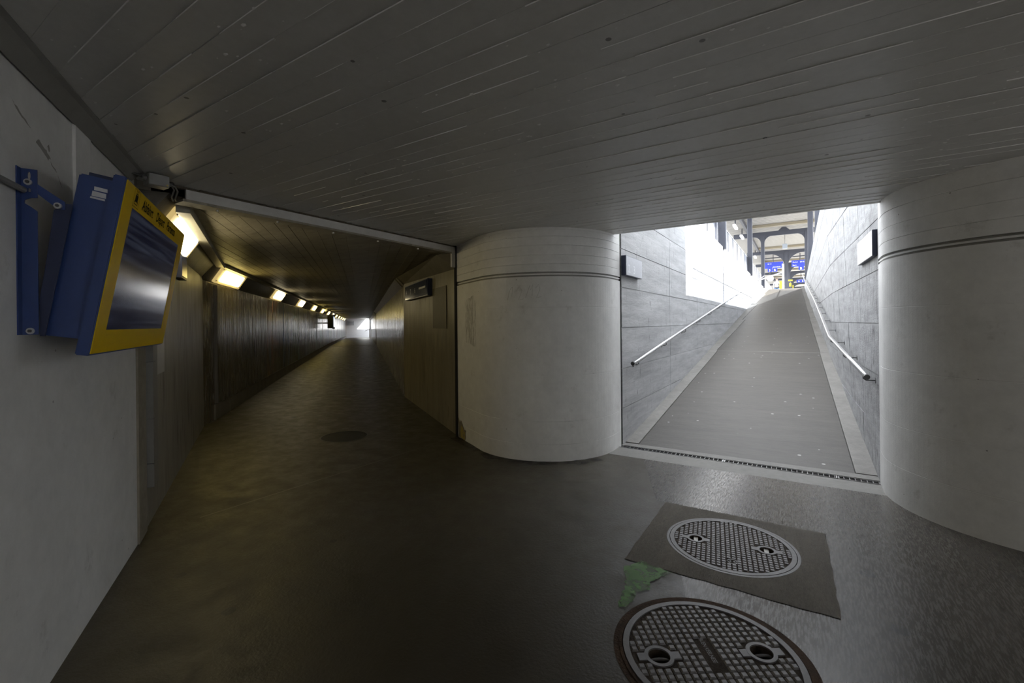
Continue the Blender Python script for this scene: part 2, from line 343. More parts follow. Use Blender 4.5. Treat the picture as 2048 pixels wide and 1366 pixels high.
class Frame:
    """local frame along a vertical wall: s along, o out of the wall, z up"""
    def __init__(self, a, b, inward):
        a = Vector((a[0], a[1])); b = Vector((b[0], b[1])); self.a = a; self.u = (b - a).normalized(); self.len = (b - a).length
        n = Vector((-self.u.y, self.u.x)); self.n = n if n.dot(Vector(inward)) > 0 else -n
    def p(self, s, o, z):
        q = self.a + self.u * s + self.n * o
        return Vector((q.x, q.y, z))
    def xy(self, s, o):
        q = self.a + self.u * s + self.n * o
        return (q.x, q.y)
    def box(self, bm, s0, s1, o0, o1, z0, z1, zf=None):
        z = zf or (lambda s: 0.0)
        return hexa(bm, [self.p(s0, o0, z0 + z(s0)), self.p(s1, o0, z0 + z(s1)), self.p(s1, o1, z0 + z(s1)), self.p(s0, o1, z0 + z(s0)),
                         self.p(s0, o0, z1 + z(s0)), self.p(s1, o0, z1 + z(s1)), self.p(s1, o1, z1 + z(s1)), self.p(s0, o1, z1 + z(s0))])
    def sect(self, bm, s0, s1, prof, zf=None):
        """section polygon (o, z) swept from s0 to s1"""
        z = zf or (lambda s: 0.0)
        a = [bm.verts.new(self.p(s0, o, q + z(s0))) for o, q in prof]; b = [bm.verts.new(self.p(s1, o, q + z(s1))) for o, q in prof]
        n = len(prof); bm.faces.new(a); bm.faces.new(b)
        for i in range(n): bm.faces.new((a[i], a[(i + 1) % n], b[(i + 1) % n], b[i]))
        return bm

FW = Frame((-2.589, 0.529), (-3.721, 1.18), (1, 1))        # white wall (left)
FN = Frame((-3.721, 1.18), (-7.25, 3.08), (1, 1))          # concrete wall between white wall and tunnel
FT = Frame((-7.5, 3.275), (-27.74, 19.78), (1, 1))         # tunnel, left side
FR = Frame((-3.70, 4.515), (-6.70, 6.48), (-1, -1))        # tunnel mouth, right side
FQ = Frame((-6.70, 6.48), (-25.04, 21.587), (-1, -1))      # tunnel, right side
S_HUMP, S_END = 25.5, 58.3
def zdrop(s): return -max(0.0, s - S_HUMP) * 0.0088
def zceil(s): return -max(0.0, s - S_HUMP) * 0.0035
PATCH = (-0.905, 0.150, 2.690, 3.705)
M1C, M1R = (-0.380, 3.215), 0.368
M2C, M2R = (-0.330, 2.102), 0.369
SDC, SDR = (-5.0, 3.765), 0.30

# ------------------------------------------------------------------ the setting: floors
mouth_l = FT.xy(0, -0.1)
def flat(x, y, t): return (x, y, t)
bm = B()
left_joint = [(-1.372, 4.760), (-1.365, 4.697), (-0.977, 3.705), (-0.905, 3.705), (-0.905, 2.690), (-0.575, 2.690), (-0.50, 2.45)]
# joint goes on round the left of the near cover, then out of the picture
m2_left = [(M2C[0] + 0.395 * math.cos(a), M2C[1] + 0.395 * math.sin(a)) for a in [math.radians(d) for d in (115, 130, 150, 170, 190, 210, 230, 250, 270)]]
tail = [(-0.25, 1.55), (0.0, 0.4), (0.2, -3.4)]
main = [(0.2, -3.4), (-1.2, -3.4), (1.9, -2.3), (-0.6, -0.70), (-2.6, 0.42), FW.xy(1.306, -0.1), FN.xy(4.0, -0.1), FT.xy(S_HUMP, -0.15), FT.xy(S_HUMP, 3.1), FR.xy(3.5, -0.1), FR.xy(0, -0.1), (-2.4, 4.4), (-1.70, 4.760)]
main = [(0.2, -3.4), (-2.6, -3.4), (-2.75, 0.50), FW.xy(1.306, -0.1), FN.xy(4.0, -0.1), FT.xy(S_HUMP, -0.15), FT.xy(S_HUMP, 3.1), FR.xy(3.5, -0.1), FR.xy(0, -0.1), (-2.4, 4.45), (-1.95, 4.760)]
poly_main = main + left_joint + m2_left + tail[:2]
plate(bm, poly_main, [circ(SDC[0], SDC[1], SDR, 40)], flat, 0.0, 0.0)
floor = struct('floor', bm, floor_dark)
bm = B()
hole2 = None
right_edge = [(0.2, -3.4), (11.2, -3.4), (11.2, 4.4), (1.0, 4.4), (0.9, 4.778)]
bmr = B()
poly_right = [(0.2, -3.4), (11.2, -3.4), (11.2, 4.5), (0.75, 4.5), (0.75, 4.778), (-1.372, 4.760), (-1.365, 4.697), (-0.977, 3.705), (PATCH[1], 3.705), (PATCH[1], 2.690), (-0.575, 2.690), (-0.50, 2.45)] + m2_left + tail[:2]
poly_right = [(0.2, -3.4)] + poly_right[1:]
plate(bmr, poly_right, [circ(M2C[0], M2C[1], 0.392, 56)], flat, 0.001, 0.001)
obj('slab', bmr, floor_slab, floor)['label'] = 'broomed pale grey floor slab in front of the ramp'
bm = B(); pl_ = [(PATCH[0], PATCH[2]), (PATCH[1] + 0.02, PATCH[2] - 0.01), (PATCH[1], PATCH[3]), (PATCH[0], PATCH[3])]
rag = []
for i in range(4):
    a, b = Vector(pl_[i]), Vector(pl_[(i + 1) % 4])
    for k in range(14):
        q = a.lerp(b, k / 14); rag.append((q.x + random.uniform(-.006, .006), q.y + random.uniform(-.006, .006)))
plate(bm, rag, [circ(M1C[0], M1C[1], M1R + 0.022, 56)], flat, 0.004, 0.004)
obj('mortar_patch', bm, floor_patch_m, floor)['label'] = 'rough brown mortar square around the farther manhole cover'
bm = B(); prism(bm, [(-2.0, 4.755), (0.85, 4.775), (0.85, 5.048), (-1.9, 5.078)], -0.05, 0.0012); obj('border', bm, border_m, floor)
bm = B(); prism(bm, [(-1.9, 5.170), (0.85, 5.165), (0.85, 5.305), (-1.9, 5.285)], -0.12, 0.006); obj('border', bm, border_m, floor)
# floor falling gently beyond the crest
bm = B(); FT.box(bm, S_HUMP, S_END + 0.2, -0.15, 7.5, -0.2, 0.0, zdrop); obj('slab', bm, floor_dark, floor)
bm = B(); FT.box(bm, S_HUMP - 0.05, S_HUMP + 0.55, 0.0, 2.98, 0.0, 0.006); obj('daylight_band', bm, border_m, floor)['label'] = 'painted band of side daylight across the tunnel floor'  # paler tone stands for daylight falling in from the side opening
bm = B(); prism(bm, [(-4.0, -4), (11.5, -4), (11.5, 5.4), (-4.0, 5.4)], -0.4, -0.13); prism(bm, [(-12, 0), (-3.9, 0), (-3.9, 8), (-12, 9)], -0.4, -0.13); obj('sub_base', bm, dark_gap, floor)
# green paint splash on the floor
def blob(pts, n=5):
    out = []
    for i in range(len(pts)):
        a, b = Vector(pts[i]), Vector(pts[(i + 1) % len(pts)])
        for k in range(n):
            q = a.lerp(b, k / n); out.append((q.x + random.uniform(-.008, .008), q.y + random.uniform(-.008, .008)))
    return out
def green_mat():
    m = D.materials.new('green_spray'); m.use_nodes = True; nt = m.node_tree; L = nt.links; b = nt.nodes['Principled BSDF']
    b.inputs['Base Color'].default_value = (0.095, 0.21, 0.055, 1); b.inputs['Roughness'].default_value = 0.6
    geo = nd(nt, 'ShaderNodeNewGeometry'); n = nd(nt, 'ShaderNodeTexNoise'); n.inputs['Scale'].default_value = 9; n.inputs['Detail'].default_value = 8; n.inputs['Roughness'].default_value = 0.7; L.new(geo.outputs['Position'], n.inputs['Vector'])
    r = nd(nt, 'ShaderNodeMapRange'); r.inputs['From Min'].default_value = 0.30; r.inputs['From Max'].default_value = 0.52; r.inputs['To Max'].default_value = 0.8; L.new(n.outputs['Fac'], r.inputs['Value']); L.new(r.outputs[0], b.inputs['Alpha'])
    return m
bm = B(); plate(bm, blob([(-0.88, 2.60), (-0.80, 2.72), (-0.70, 2.685), (-0.62, 2.68), (-0.66, 2.60), (-0.70, 2.52), (-0.69, 2.44), (-0.74, 2.38), (-0.74, 2.24), (-0.78, 2.20), (-0.80, 2.30), (-0.81, 2.42), (-0.84, 2.50)]), [], flat, 0.0055, 0.0055)
obj('paint_splash', bm, green_mat(), floor)['label'] = 'green paint splash between the two manhole covers'

bm = B(); jl = [fl_ for fl_ in ((-3.845, 1.6), (-3.833, 1.6), (-3.722, 4.45), (-3.734, 4.45))]
plate(bm, jl, [], flat, 0.0012, 0.0012); obj('joint_line', bm, border_m, floor)
# ramp: two tone: middle lane and curbs
RB = [(5.15, 0.615), (9.1, 0.585), (18.4, 0.50), (30.0, 0.42), (33.4, 0.405)]     # foot of the right ramp wall (y, x)
def foot_x(y):
    for (ya, xa), (yb, xb) in zip(RB, RB[1:]):
        if y <= yb: return xa + (xb - xa) * (y - ya) / (yb - ya)
    return RB[-1][1]
def top_x(y): return 0.615 - 0.23 * min(1.0, max(0.0, (y - 5.15) / 3.95)) - 0.0
YT = 33.3
ys = [5.3, 11.46, 17.3, 23.2, 29.1, YT]
bm = B()
prism(bm, [(XL - .2, 5.28), (0.9, 5.28), (0.9, YT), (XL - .2, YT)], lambda x, y: ramp_z(y) - 0.35, lambda x, y: ramp_z(y) - 0.02)
ramp = struct('ramp', bm, ramp_m)
for i in range(5):
    a, b = ys[i] + 0.006, ys[i + 1] - 0.006
    bm = B(); prism(bm, [(-1.600, a), (foot_x(a) - 0.165, a), (foot_x(b) - 0.175, b), (-1.505 if i else -1.575, b)][:4], lambda x, y: ramp_z(y) - 0.03, lambda x, y: ramp_z(y))
    obj('slab', bm, ramp_m, ramp)
    bm = B(); prism(bm, [(XL - .05, a), (-1.605, a), (-1.510 if i else -1.58, b), (XL - .05, b)], lambda x, y: ramp_z(y) - 0.03, lambda x, y: ramp_z(y) + 0.012); obj('curb', bm, curb_m, ramp)
    bm = B(); prism(bm, [(foot_x(a) - 0.16, a), (foot_x(a) + .05, a), (foot_x(b) + .05, b), (foot_x(b) - 0.17, b)], lambda x, y: ramp_z(y) - 0.03, lambda x, y: ramp_z(y) + 0.012); obj('curb', bm, curb_m, ramp)

for y_ in ys[1:5]:
    bm = B(); prism(bm, [(-1.60, y_ - 0.012), (foot_x(y_) - 0.17, y_ - 0.012), (foot_x(y_) - 0.17, y_ + 0.012), (-1.60, y_ + 0.012)], lambda x, y: ramp_z(y) - 0.03, lambda x, y: ramp_z(y) + 0.001); obj('joint_strip', bm, plain('pale_joint', (0.22, 0.215, 0.2), 0.8), ramp)
# ------------------------------------------------------------------ the setting: walls
# white wall on the left
bm = B(); FW.box(bm, -5.6, 1.306, -0.3, 0.0, -0.1, H + 0.05); wall_left = struct('wall_left', bm, white_paint)
bm = B(); FW.box(bm, 0.284, 0.476, -0.01, 0.012, 1.75, 2.415); struct('trim_1', bm, white_paint)
bm = B(); FW.box(bm, 0.476, 0.500, -0.01, 0.006, 1.75, 2.40); obj('edge_strip', bm, trim_m, D.objects['trim_1'])  # grey strip painted in for the shaded right side of the trim
bm = B(); FW.sect(bm, -5.4, 1.19, [(0.0, 2.400), (0.012, 2.392), (0.066, 2.446), (0.066, H), (0.0, H)]); t2 = struct('trim_2', bm, trim_m)
bm = B(); FW.sect(bm, -5.4, 1.19, [(0.050, 2.438), (0.082, 2.452), (0.082, H), (0.05, H)]); obj('edge_strip', bm, trim_m, t2)
# concrete wall before the tunnel
bm = B(); FN.box(bm, 0.0, 4.3, -0.3, 0.0, -0.1, HT + 0.1); wall_mid = struct('wall_left_mouth', bm, mouth_wall)
bm = B(); FN.box(bm, 0.004, 0.235, -0.05, 0.012, 0.0, 2.30); obj('post', bm, concrete('post_concrete', (0.27, 0.245, 0.19), 0.7, dark=(0.14, 0.12, 0.09), dark_scale=4), wall_mid)['label'] = 'raw brownish concrete edge post'
# tunnel left wall
bm = B(); FT.box(bm, -0.55, S_END + 0.3, -0.3, 0.0, -0.6, HT + 0.1); wall_tl = struct('wall_tunnel_left', bm, tun_wall)
bm = B(); FT.box(bm, 0.18, S_HUMP, -0.02, 0.030, -0.02, 0.235); FT.box(bm, S_HUMP, S_END, -0.02, 0.030, -0.02, 0.235, zdrop); obj('base_course', bm, tun_wall_pale, wall_tl)
edges = [0.22, 4.02, 5.55, 6.55, 8.2, 9.85, 11.5, 13.1, 14.8, 16.4, 18.1, 19.8, 21.5, 23.2, 25.0, 27.0, 29.0, 31.0, 33.0, 35.2, 37.4, 39.6, 41.8, 44.0, 46.2, 48.4, 50.6, 52.8, 55.4, S_END - 0.05]
for i in range(len(edges) - 1):
    bm = B(); FT.box(bm, edges[i] + 0.008, edges[i + 1] - 0.008, -0.01, 0.050 if i == 0 else 0.026 + 0.006 * (i % 2), 0.255, 2.09, lambda s: zceil(s))
    o = obj('panel', bm, panel_m if i == 0 else mural_ms[[0, 1, 2, 3, 1, 2, 1, 0, 1, 3][(i - 1) % 10]], wall_tl)
    if i == 0: o['label'] = 'wide dark brown wall board at the tunnel bend'
# tunnel right: mouth and far part, with a dark side opening past the crest
bm = B(); FR.box(bm, 0.0, FR.len + 0.02, -0.3, 0.0, -0.1, HT + 0.1); wall_rm = struct('wall_right_mouth', bm, tun_wall_pale)
gapA, gapB = 24.05, 25.6
bm = B(); FQ.box(bm, -0.02, gapA, -0.3, 0.0, -0.1, HT + 0.1); wall_tr = struct('wall_tunnel_right', bm, tun_wall)
bm = B(); FQ.box(bm, gapB, 53.1, -0.3, 0.0, -0.6, HT + 0.1); obj('wall_length', bm, tun_wall, wall_tr)
bm = B(); FQ.box(bm, gapA - 0.3, gapB + 0.3, -1.6, -1.4, -0.4, HT + 0.1); FQ.box(bm, gapA - .3, gapA, -1.4, -0.3, -0.4, HT + 0.1); FQ.box(bm, gapB, gapB + 0.3, -1.4, -0.3, -0.4, HT + .1); obj('niche_lining', bm, chamfer_m, wall_tr)
# ceiling of the tunnel: one slab plus proud formwork strips near the mouth
bm = B(); FT.box(bm, -0.5, S_HUMP, -0.8, 3.9, HT, HT + 0.35); FT.box(bm, S_HUMP, 55.3, -0.8, 3.9, HT, HT + 0.35, zceil); FT.box(bm, 55.3, S_END + 0.3, -0.8, 2.62, HT, HT + 0.35, zceil); ceil_t = struct('ceiling_tunnel', bm, tun_ceil)
bm = B(); prism(bm, [(-3.80, 0.8), (-3.80, 5.4), (-7.2, 7.6), (-8.4, 2.9)], HT + 0.002, HT + 0.3); obj('mouth_slab', bm, tun_ceil, ceil_t)
k = 0; x = 0.0
while x < 2.9:
    w = random.uniform(0.10, 0.14)
    bm = B(); FT.box(bm, -4.72 + 0.815 * (x + w + 0.05), 21.0, x + 0.05, x + 0.05 + w - 0.004, HT - 0.004 - random.uniform(0, 0.003), HT + 0.01, zceil); obj('board', bm, tun_ceil, ceil_t); x += w
# chamfers (haunches) under the tunnel ceiling
CH = [(0.0, 2.125), (0.175, HT), (0.0, HT)]
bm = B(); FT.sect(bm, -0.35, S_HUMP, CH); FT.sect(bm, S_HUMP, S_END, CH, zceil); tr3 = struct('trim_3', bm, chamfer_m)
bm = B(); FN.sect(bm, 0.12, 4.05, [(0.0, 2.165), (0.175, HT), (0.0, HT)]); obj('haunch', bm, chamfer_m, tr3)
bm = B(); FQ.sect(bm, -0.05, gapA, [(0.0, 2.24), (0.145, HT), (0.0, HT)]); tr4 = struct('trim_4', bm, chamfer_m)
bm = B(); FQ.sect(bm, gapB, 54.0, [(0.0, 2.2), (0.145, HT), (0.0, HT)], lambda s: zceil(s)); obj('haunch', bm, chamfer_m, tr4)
for i in range(16):
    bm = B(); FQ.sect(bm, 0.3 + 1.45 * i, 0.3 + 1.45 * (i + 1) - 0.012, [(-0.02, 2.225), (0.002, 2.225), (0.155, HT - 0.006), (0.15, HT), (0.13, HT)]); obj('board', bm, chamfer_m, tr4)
bm = B()
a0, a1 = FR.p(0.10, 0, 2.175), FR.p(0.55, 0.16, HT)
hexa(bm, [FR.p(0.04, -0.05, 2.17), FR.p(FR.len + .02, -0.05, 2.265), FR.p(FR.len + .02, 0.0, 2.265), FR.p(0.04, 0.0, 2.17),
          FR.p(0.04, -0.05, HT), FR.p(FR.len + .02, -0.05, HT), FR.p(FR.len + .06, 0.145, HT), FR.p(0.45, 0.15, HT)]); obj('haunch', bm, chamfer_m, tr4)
# cable trunking along the left haunch
bm = B(); FT.box(bm, 0.0, S_HUMP, 0.17, 0.225, HT - 0.055, HT); FT.box(bm, S_HUMP, S_END, 0.17, 0.225, HT - 0.055, HT, zceil); tr5 = struct('trim_5', bm, beige_duct)
bm = B(); FN.box(bm, 0.40, 4.10, 0.170, 0.262, HT - 0.075, HT); obj('duct', bm, beige_duct, tr5)
# end wall with the daylit stair on its right
bm = B(); FT.box(bm, S_END, S_END + 0.3, -0.4, 9.0, -0.7, 3.9); FT.box(bm, 55.0, 55.3, 3.0, 9.0, -0.7, 3.9); FT.box(bm, 55.3, S_END, 8.8, 9.0, -0.7, 3.05); wall_end = struct('wall_end', bm, plaster_white)
for i in range(14):
    bm = B(); FT.box(bm, S_END - 2.6, S_END, 3.10 + 0.30 * i, 3.45 + 0.30 * i, -0.6, -0.29 + 0.165 * (i + 1)); obj('step', bm, border_m, wall_end)
bm = B(); tube(bm, [FT.p(S_END - 0.08, 2.55 + 0.25 * k, 0.62 + 0.137 * k) for k in range(10)], 0.03, 8); obj('handrail', bm, steel_dark, wall_end)

# ramp walls: formwork panels with recessed joints on a backing
def ramp_panels(wall, mapf, vy, hz_, mat, topf, proud=0.0):
    for i in range(len(vy) - 1):
        for j in range(len(hz_) - 1):
            y0_, y1_, z0_, z1_ = vy[i] + 0.006, vy[i + 1] - 0.006, hz_[j] + 0.005, hz_[j + 1] - 0.005
            if z1_ < ramp_z(y0_) - 0.05: continue
            bm = B(); e = random.uniform(-0.0015, 0.0015)
            bm2 = hexa(bm, [mapf(y0_, -0.02, z0_), mapf(y1_, -0.02, z0_), mapf(y1_, 0.006 + e, z0_), mapf(y0_, 0.006 + e, z0_),
                            mapf(y0_, -0.02, z1_), mapf(y1_, -0.02, z1_), mapf(y1_, 0.006 + e, z1_), mapf(y0_, 0.006 + e, z1_)])
            obj('panel', bm, mat, wall)
def map_l(y, o, z): return (XL - 0.006 + o, y, z)
bm = B(); box(bm, (XL - 0.4, 5.19, -0.3), (XL - 0.008, YT - 0.2, 3.565)); wall_rl = struct('wall_ramp_left', bm, raw_wall)
ramp_panels(wall_rl, map_l, [5.20, 7.60, 9.97, 13.9, 17.5, 21.4, 25.3, 29.2, YT - 0.25], [-0.05, 0.43, 0.90, 1.388, 1.868, 2.33, 2.80, 3.28, 3.57], raw_wall, None)
def map_r(y, o, z):
    f = min(1.0, max(0.0, (z - max(0, ramp_z(y))) / (3.6 - max(0, ramp_z(y)) + 1e-3)))
    xb, xt = foot_x(y), top_x(y)
    return (xb + (xt - xb) * f - o + 0.006, y, z)
bm = B()
grid = [5.12, 5.6, 6.4, 7.2, 8.2, 9.1, 13.0, 18.4, 24, 30, YT - 0.1]
vs1, vs2 = [], []
for y in grid:
    zs = [-0.3] + [max(0, ramp_z(y)) + (3.6 - max(0, ramp_z(y))) * q / 4 for q in range(5)]
    vs1.append([bm.verts.new(map_r(y, -0.002, z)) for z in zs]); vs2.append([bm.verts.new((1.05, y, z)) for z in zs])
for i in range(len(grid) - 1):
    for j in range(5):
        bm.faces.new((vs1[i][j], vs1[i + 1][j], vs1[i + 1][j + 1], vs1[i][j + 1])); bm.faces.new((vs2[i][j], vs2[i + 1][j], vs2[i + 1][j + 1], vs2[i][j + 1]))
    bm.faces.new((vs1[i][5], vs1[i + 1][5], vs2[i + 1][5], vs2[i][5])); bm.faces.new((vs1[i][0], vs1[i + 1][0], vs2[i + 1][0], vs2[i][0]))
for i in (0, -1):
    for j in range(5): bm.faces.new((vs1[i][j], vs1[i][j + 1], vs2[i][j + 1], vs2[i][j]))
wall_rr = struct('wall_ramp_right', bm, raw_wall_r)
ramp_panels(wall_rr, map_r, [5.14, 6.2, 7.3, 8.3, 9.1, 12.6, 16.2, 20, 24, 28, YT - 0.2], [-0.05, 0.45, 0.95, 1.42, 1.90, 2.36, 2.85, 3.3, 3.6], raw_wall_r, None)

# room behind and beside the camera (out of frame)
bm = B(); box(bm, (-1.2, -3.6, -0.1), (11.2, -3.3, H + .05)); struct('wall_back', bm, white_paint)
bm = B(); box(bm, (1.38, 4.0, -0.1), (11.2, 4.35, H + .05)); struct('wall_right', bm, white_paint)
bm = B(); box(bm, (11.2, -3.6, -0.1), (11.5, 4.4, 3.6)); struct('wall_far_right', bm, white_paint)

# ------------------------------------------------------------------ ceiling of the hall: slab + board-marked strips + ridges
bm = B()
# slab with haunched end over the ramp mouth, swept along x
def slab_sect(x0, x1, prof):
    a = [bm.verts.new((x0, y, z)) for y, z in prof]; b = [bm.verts.new((x1, y, z)) for y, z in prof]
    n = len(prof); bm.faces.new(a); bm.faces.new(b)
    for i in range(n): bm.faces.new((a[i], a[(i + 1) % n], b[(i + 1) % n], b[i]))
slab_sect(-2.2, 1.6, [(-3.7, H - 0.001), (4.975, H - 0.001), (4.975, 3.75), (-3.7, 3.75)])
ceiling = struct('ceiling', bm, ceil_paint)
bm = B(); prism(bm, [(-2.19, -3.7), (-2.19, 8.9), (-8.5, 8.9), (-8.5, 3.6), (-3.72, 0.9), (-3.0, -3.7)], H - 0.001, 3.75)
obj('slab', bm, ceil_paint, ceiling)
bm = B(); prism(bm, [(1.59, -3.7), (1.59, 8.9), (8.8, 8.9), (8.8, -3.7)], H + 0.045, 3.75); obj('slab', bm, ceil_paint, ceiling)
bm = B(); prism(bm, [(1.085, -3.5), (1.085, 4.6), (1.65, 4.6), (1.65, -3.5)], H + 0.028, H + 0.06); ceil_side = obj('side_strip', bm, ceil_paint, ceiling)
ceil_side['label'] = 'smooth ceiling strip beyond the end of the board marks'
bm = B(); FT.box(bm, -1.0, 54.7, -3.0, 3.9, HT + 0.34, 3.2, zceil); obj('slab', bm, ceil_paint, ceiling)
def left_x(y):
    if y < 1.17: return -2.589 - (y - 0.529) * 1.739 - 0.03
    if y > 4.55: return -3.75 + (y - 4.55) * 1.8
    return -3.735
PITCH = 0.115; Y_FIRST = 0.424 - 33 * PITCH
ridges, nubs = B(), B()
n_board = 0; y = Y_FIRST
while y < 4.96:
    y1 = min(y + PITCH, 4.972)
    if y1 > -3.3:
        dz = random.uniform(-0.0018, 0.0018); ym = 0.5 * (y + y1)
        xl = max(left_x(y), left_x(y1)) + 0.03
        bm = B(); box(bm, (xl, y + 0.0016, H - 0.003 + dz), (1.078, y1 - 0.0016, H + 0.0065)); obj('board', bm, ceil_paint, ceiling); n_board += 1
        # casting ridges: thin broken seams of paint hanging from the joint
        x = xl + random.uniform(0, 0.6)
        while x < 1.0:
            ln = random.uniform(0.05, 0.9)
            if random.random() < 0.8:
                hgt = random.uniform(0.001, 0.004)
                zz = H - 0.004
                hexa(ridges, [(x, y - 0.0018, zz), (x + ln, y - 0.0018, zz), (x + ln, y + 0.0018, zz), (x, y + 0.0018, zz),
                              (x, y - 0.0006, zz - hgt), (x + ln, y - 0.0006, zz - hgt), (x + ln, y + 0.0006, zz - hgt), (x, y + 0.0006, zz - hgt)])
            x += ln + random.uniform(0.01, 0.35)
        for _ in range(14):
            nx, ny, nr = random.uniform(xl, 1.05), random.uniform(y, y1), random.uniform(0.002, 0.008)
            vv = [nubs.verts.new((nx + nr * 1.6 * math.cos(a), ny + nr * math.sin(a), H - 0.003 + dz)) for a in [k * PI / 3 for k in range(6)]]
            tp = nubs.verts.new((nx, ny, H - 0.003 + dz - nr * 0.8))
            for k in range(6): nubs.faces.new((vv[k], vv[(k + 1) % 6], tp))
    y += PITCH
o = obj('casting_ridges', ridges, ceil_ridge_glint, ceiling); o['kind'] = 'stuff'
o = obj('paint_drips', nubs, ceil_ridge_glint, ceiling, True); o['kind'] = 'stuff'

# unseen block added beside the ramp to cast shade on its first metres
bm = B(); box(bm, (1.05, 4.2, 3.5), (3.6, 8.93, 6.6)); struct('shade_block', bm, platform_m)
# ------------------------------------------------------------------ rounded concrete pillars
def offset_poly(pl_, d, closed=True):
    """shrinks an outline (counter-clockwise or not) by d towards its centroid side, vertex normals"""
    n = len(pl_); out = []
    cxm = sum(p[0] for p in pl_) / n; cym = sum(p[1] for p in pl_) / n
    for i in range(n):
        a, b = Vector(pl_[i - 1]), Vector(pl_[(i + 1) % n]); t = (b - a).normalized(); nn = Vector((-t.y, t.x))
        if nn.dot(Vector((cxm, cym)) - Vector(pl_[i])) < 0: nn = -nn
        q = Vector(pl_[i]) + nn * d; out.append((q.x, q.y))
    return out
def column_rings(bm, outline, levels):
    rings = []
    for z, d in levels:
        pl2 = offset_poly(outline, d) if d else outline
        rings.append([bm.verts.new((x, y, z)) for x, y in pl2])
    n = len(outline)
    for a, b in zip(rings, rings[1:]):
        for i in range(n): bm.faces.new((a[i], a[(i + 1) % n], b[(i + 1) % n], b[i]))
    bm.faces.new(rings[0]); bm.faces.new(rings[-1])
    return bm
def pillar(outline, base, label, seams_low, seams_high, ztop):
    t = thing('concrete_pillar', base, label, 'pillar')
    def lv(z0, z1, seams):
        out = [(z0, 0)]
        for z, d in seams: out += [(z - 0.003, 0), (z, d), (z + 0.003, 0)]
        return out + [(z1, 0)]
    bm = B(); column_rings(bm, outline, lv(-0.05, 1.942, seams_low)); obj('drum', bm, white_paint, t)
    bm = B(); column_rings(bm, outline, [(1.9415, 0.028), (1.992, 0.028)]); obj('groove', bm, trim_m, t)['label'] = 'recessed shadow groove'
    bm = B(); column_rings(bm, outline, [(1.962, -0.004), (1.964, -0.010), (1.972, -0.010), (1.975, -0.004)][0:4]) ; bm.free()
    bm = B(); column_rings(bm, outline, [(1.960, 0.008), (1.974, 0.008)]); obj('groove_lip', bm, white_paint, t)
    bm = B(); column_rings(bm, outline, lv(1.991, ztop, seams_high)); obj('upper_band', bm, white_paint, t)
    return t
def arc(cx, cy, r, a0, a1, n):
    return [(cx + r * math.cos(math.radians(a0 + (a1 - a0) * i / n)), cy + r * math.sin(math.radians(a0 + (a1 - a0) * i / n))) for i in range(n + 1)]
P1 = [(-1.768, 5.17)] + arc(-2.655, 4.935, 0.89, 0, -118, 40) + [(-3.705, 4.512), (-3.62, 4.66), (-2.6, 5.17)]
pillar(P1, (-2.6, 4.7, 0), 'white rounded concrete pillar between the dark tunnel and the ramp', [(0.18, 0.002), (0.42, 0.002), (0.9, 0.0012), (1.62, 0.0012)], [(2.075, 0.004), (2.168, 0.003), (2.27, 0.004), (2.362, 0.004), (2.43, 0.002)], 2.56)
P2 = [(1.5, 4.0)] + arc(1.495, 4.885, 0.89, -90, -180, 36) + [(0.612, 5.13), (1.5, 5.13)]
pillar(P2, (1.1, 4.6, 0), 'white rounded concrete pillar to the right of the ramp', [(0.30, 0.002), (0.62, 0.0012), (1.05, 0.002), (1.55, 0.0012)], [(2.09, 0.003), (2.2, 0.002), (2.33, 0.003)], 2.56)
FP = Frame((-3.705, 4.512), (-3.073, 4.149), (-1, -1))
def wear(pts, mat, label, n=5, amp=0.012, d=0.0012, fr=FP, par=None):
    out = []
    for i in range(len(pts)):
        a, b = Vector(pts[i]), Vector(pts[(i + 1) % len(pts)])
        for k in range(n):
            q = a.lerp(b, k / n); out.append((q.x + random.uniform(-amp, amp), max(0.0, q.y + random.uniform(-amp, amp))))
    bm = B(); plate(bm, out, [], lambda a, b, t_: fr.p(a, t_, b), d, d); o = obj('worn_patch', bm, mat, par); o['label'] = label
    return o
pil1 = D.objects['concrete_pillar']
def scuff_mat():
    m = D.materials.new('grey_scuff'); m.use_nodes = True; nt = m.node_tree; L = nt.links; b = nt.nodes['Principled BSDF']
    b.inputs['Base Color'].default_value = (0.16, 0.16, 0.155, 1); b.inputs['Roughness'].default_value = 0.7
    geo = nd(nt, 'ShaderNodeNewGeometry'); mp = nd(nt, 'ShaderNodeMapping'); mp.inputs['Scale'].default_value = (22, 22, 3.0); L.new(geo.outputs['Position'], mp.inputs['Vector'])
    n = nd(nt, 'ShaderNodeTexNoise'); n.inputs['Scale'].default_value = 2.0; n.inputs['Detail'].default_value = 9; n.inputs['Roughness'].default_value = 0.75; L.new(mp.outputs[0], n.inputs['Vector'])
    r = nd(nt, 'ShaderNodeMapRange'); r.inputs['From Min'].default_value = 0.46; r.inputs['From Max'].default_value = 0.68; r.inputs['To Max'].default_value = 0.8; L.new(n.outputs['Fac'], r.inputs['Value']); L.new(r.outputs[0], b.inputs['Alpha'])
    return m
scuff = scuff_mat()
wear([(0.30, 1.22), (0.29, 1.74), (0.55, 1.78), (0.62, 1.70), (0.60, 1.18)], scuff, 'dark scuffed area on the white paint', par=pil1)
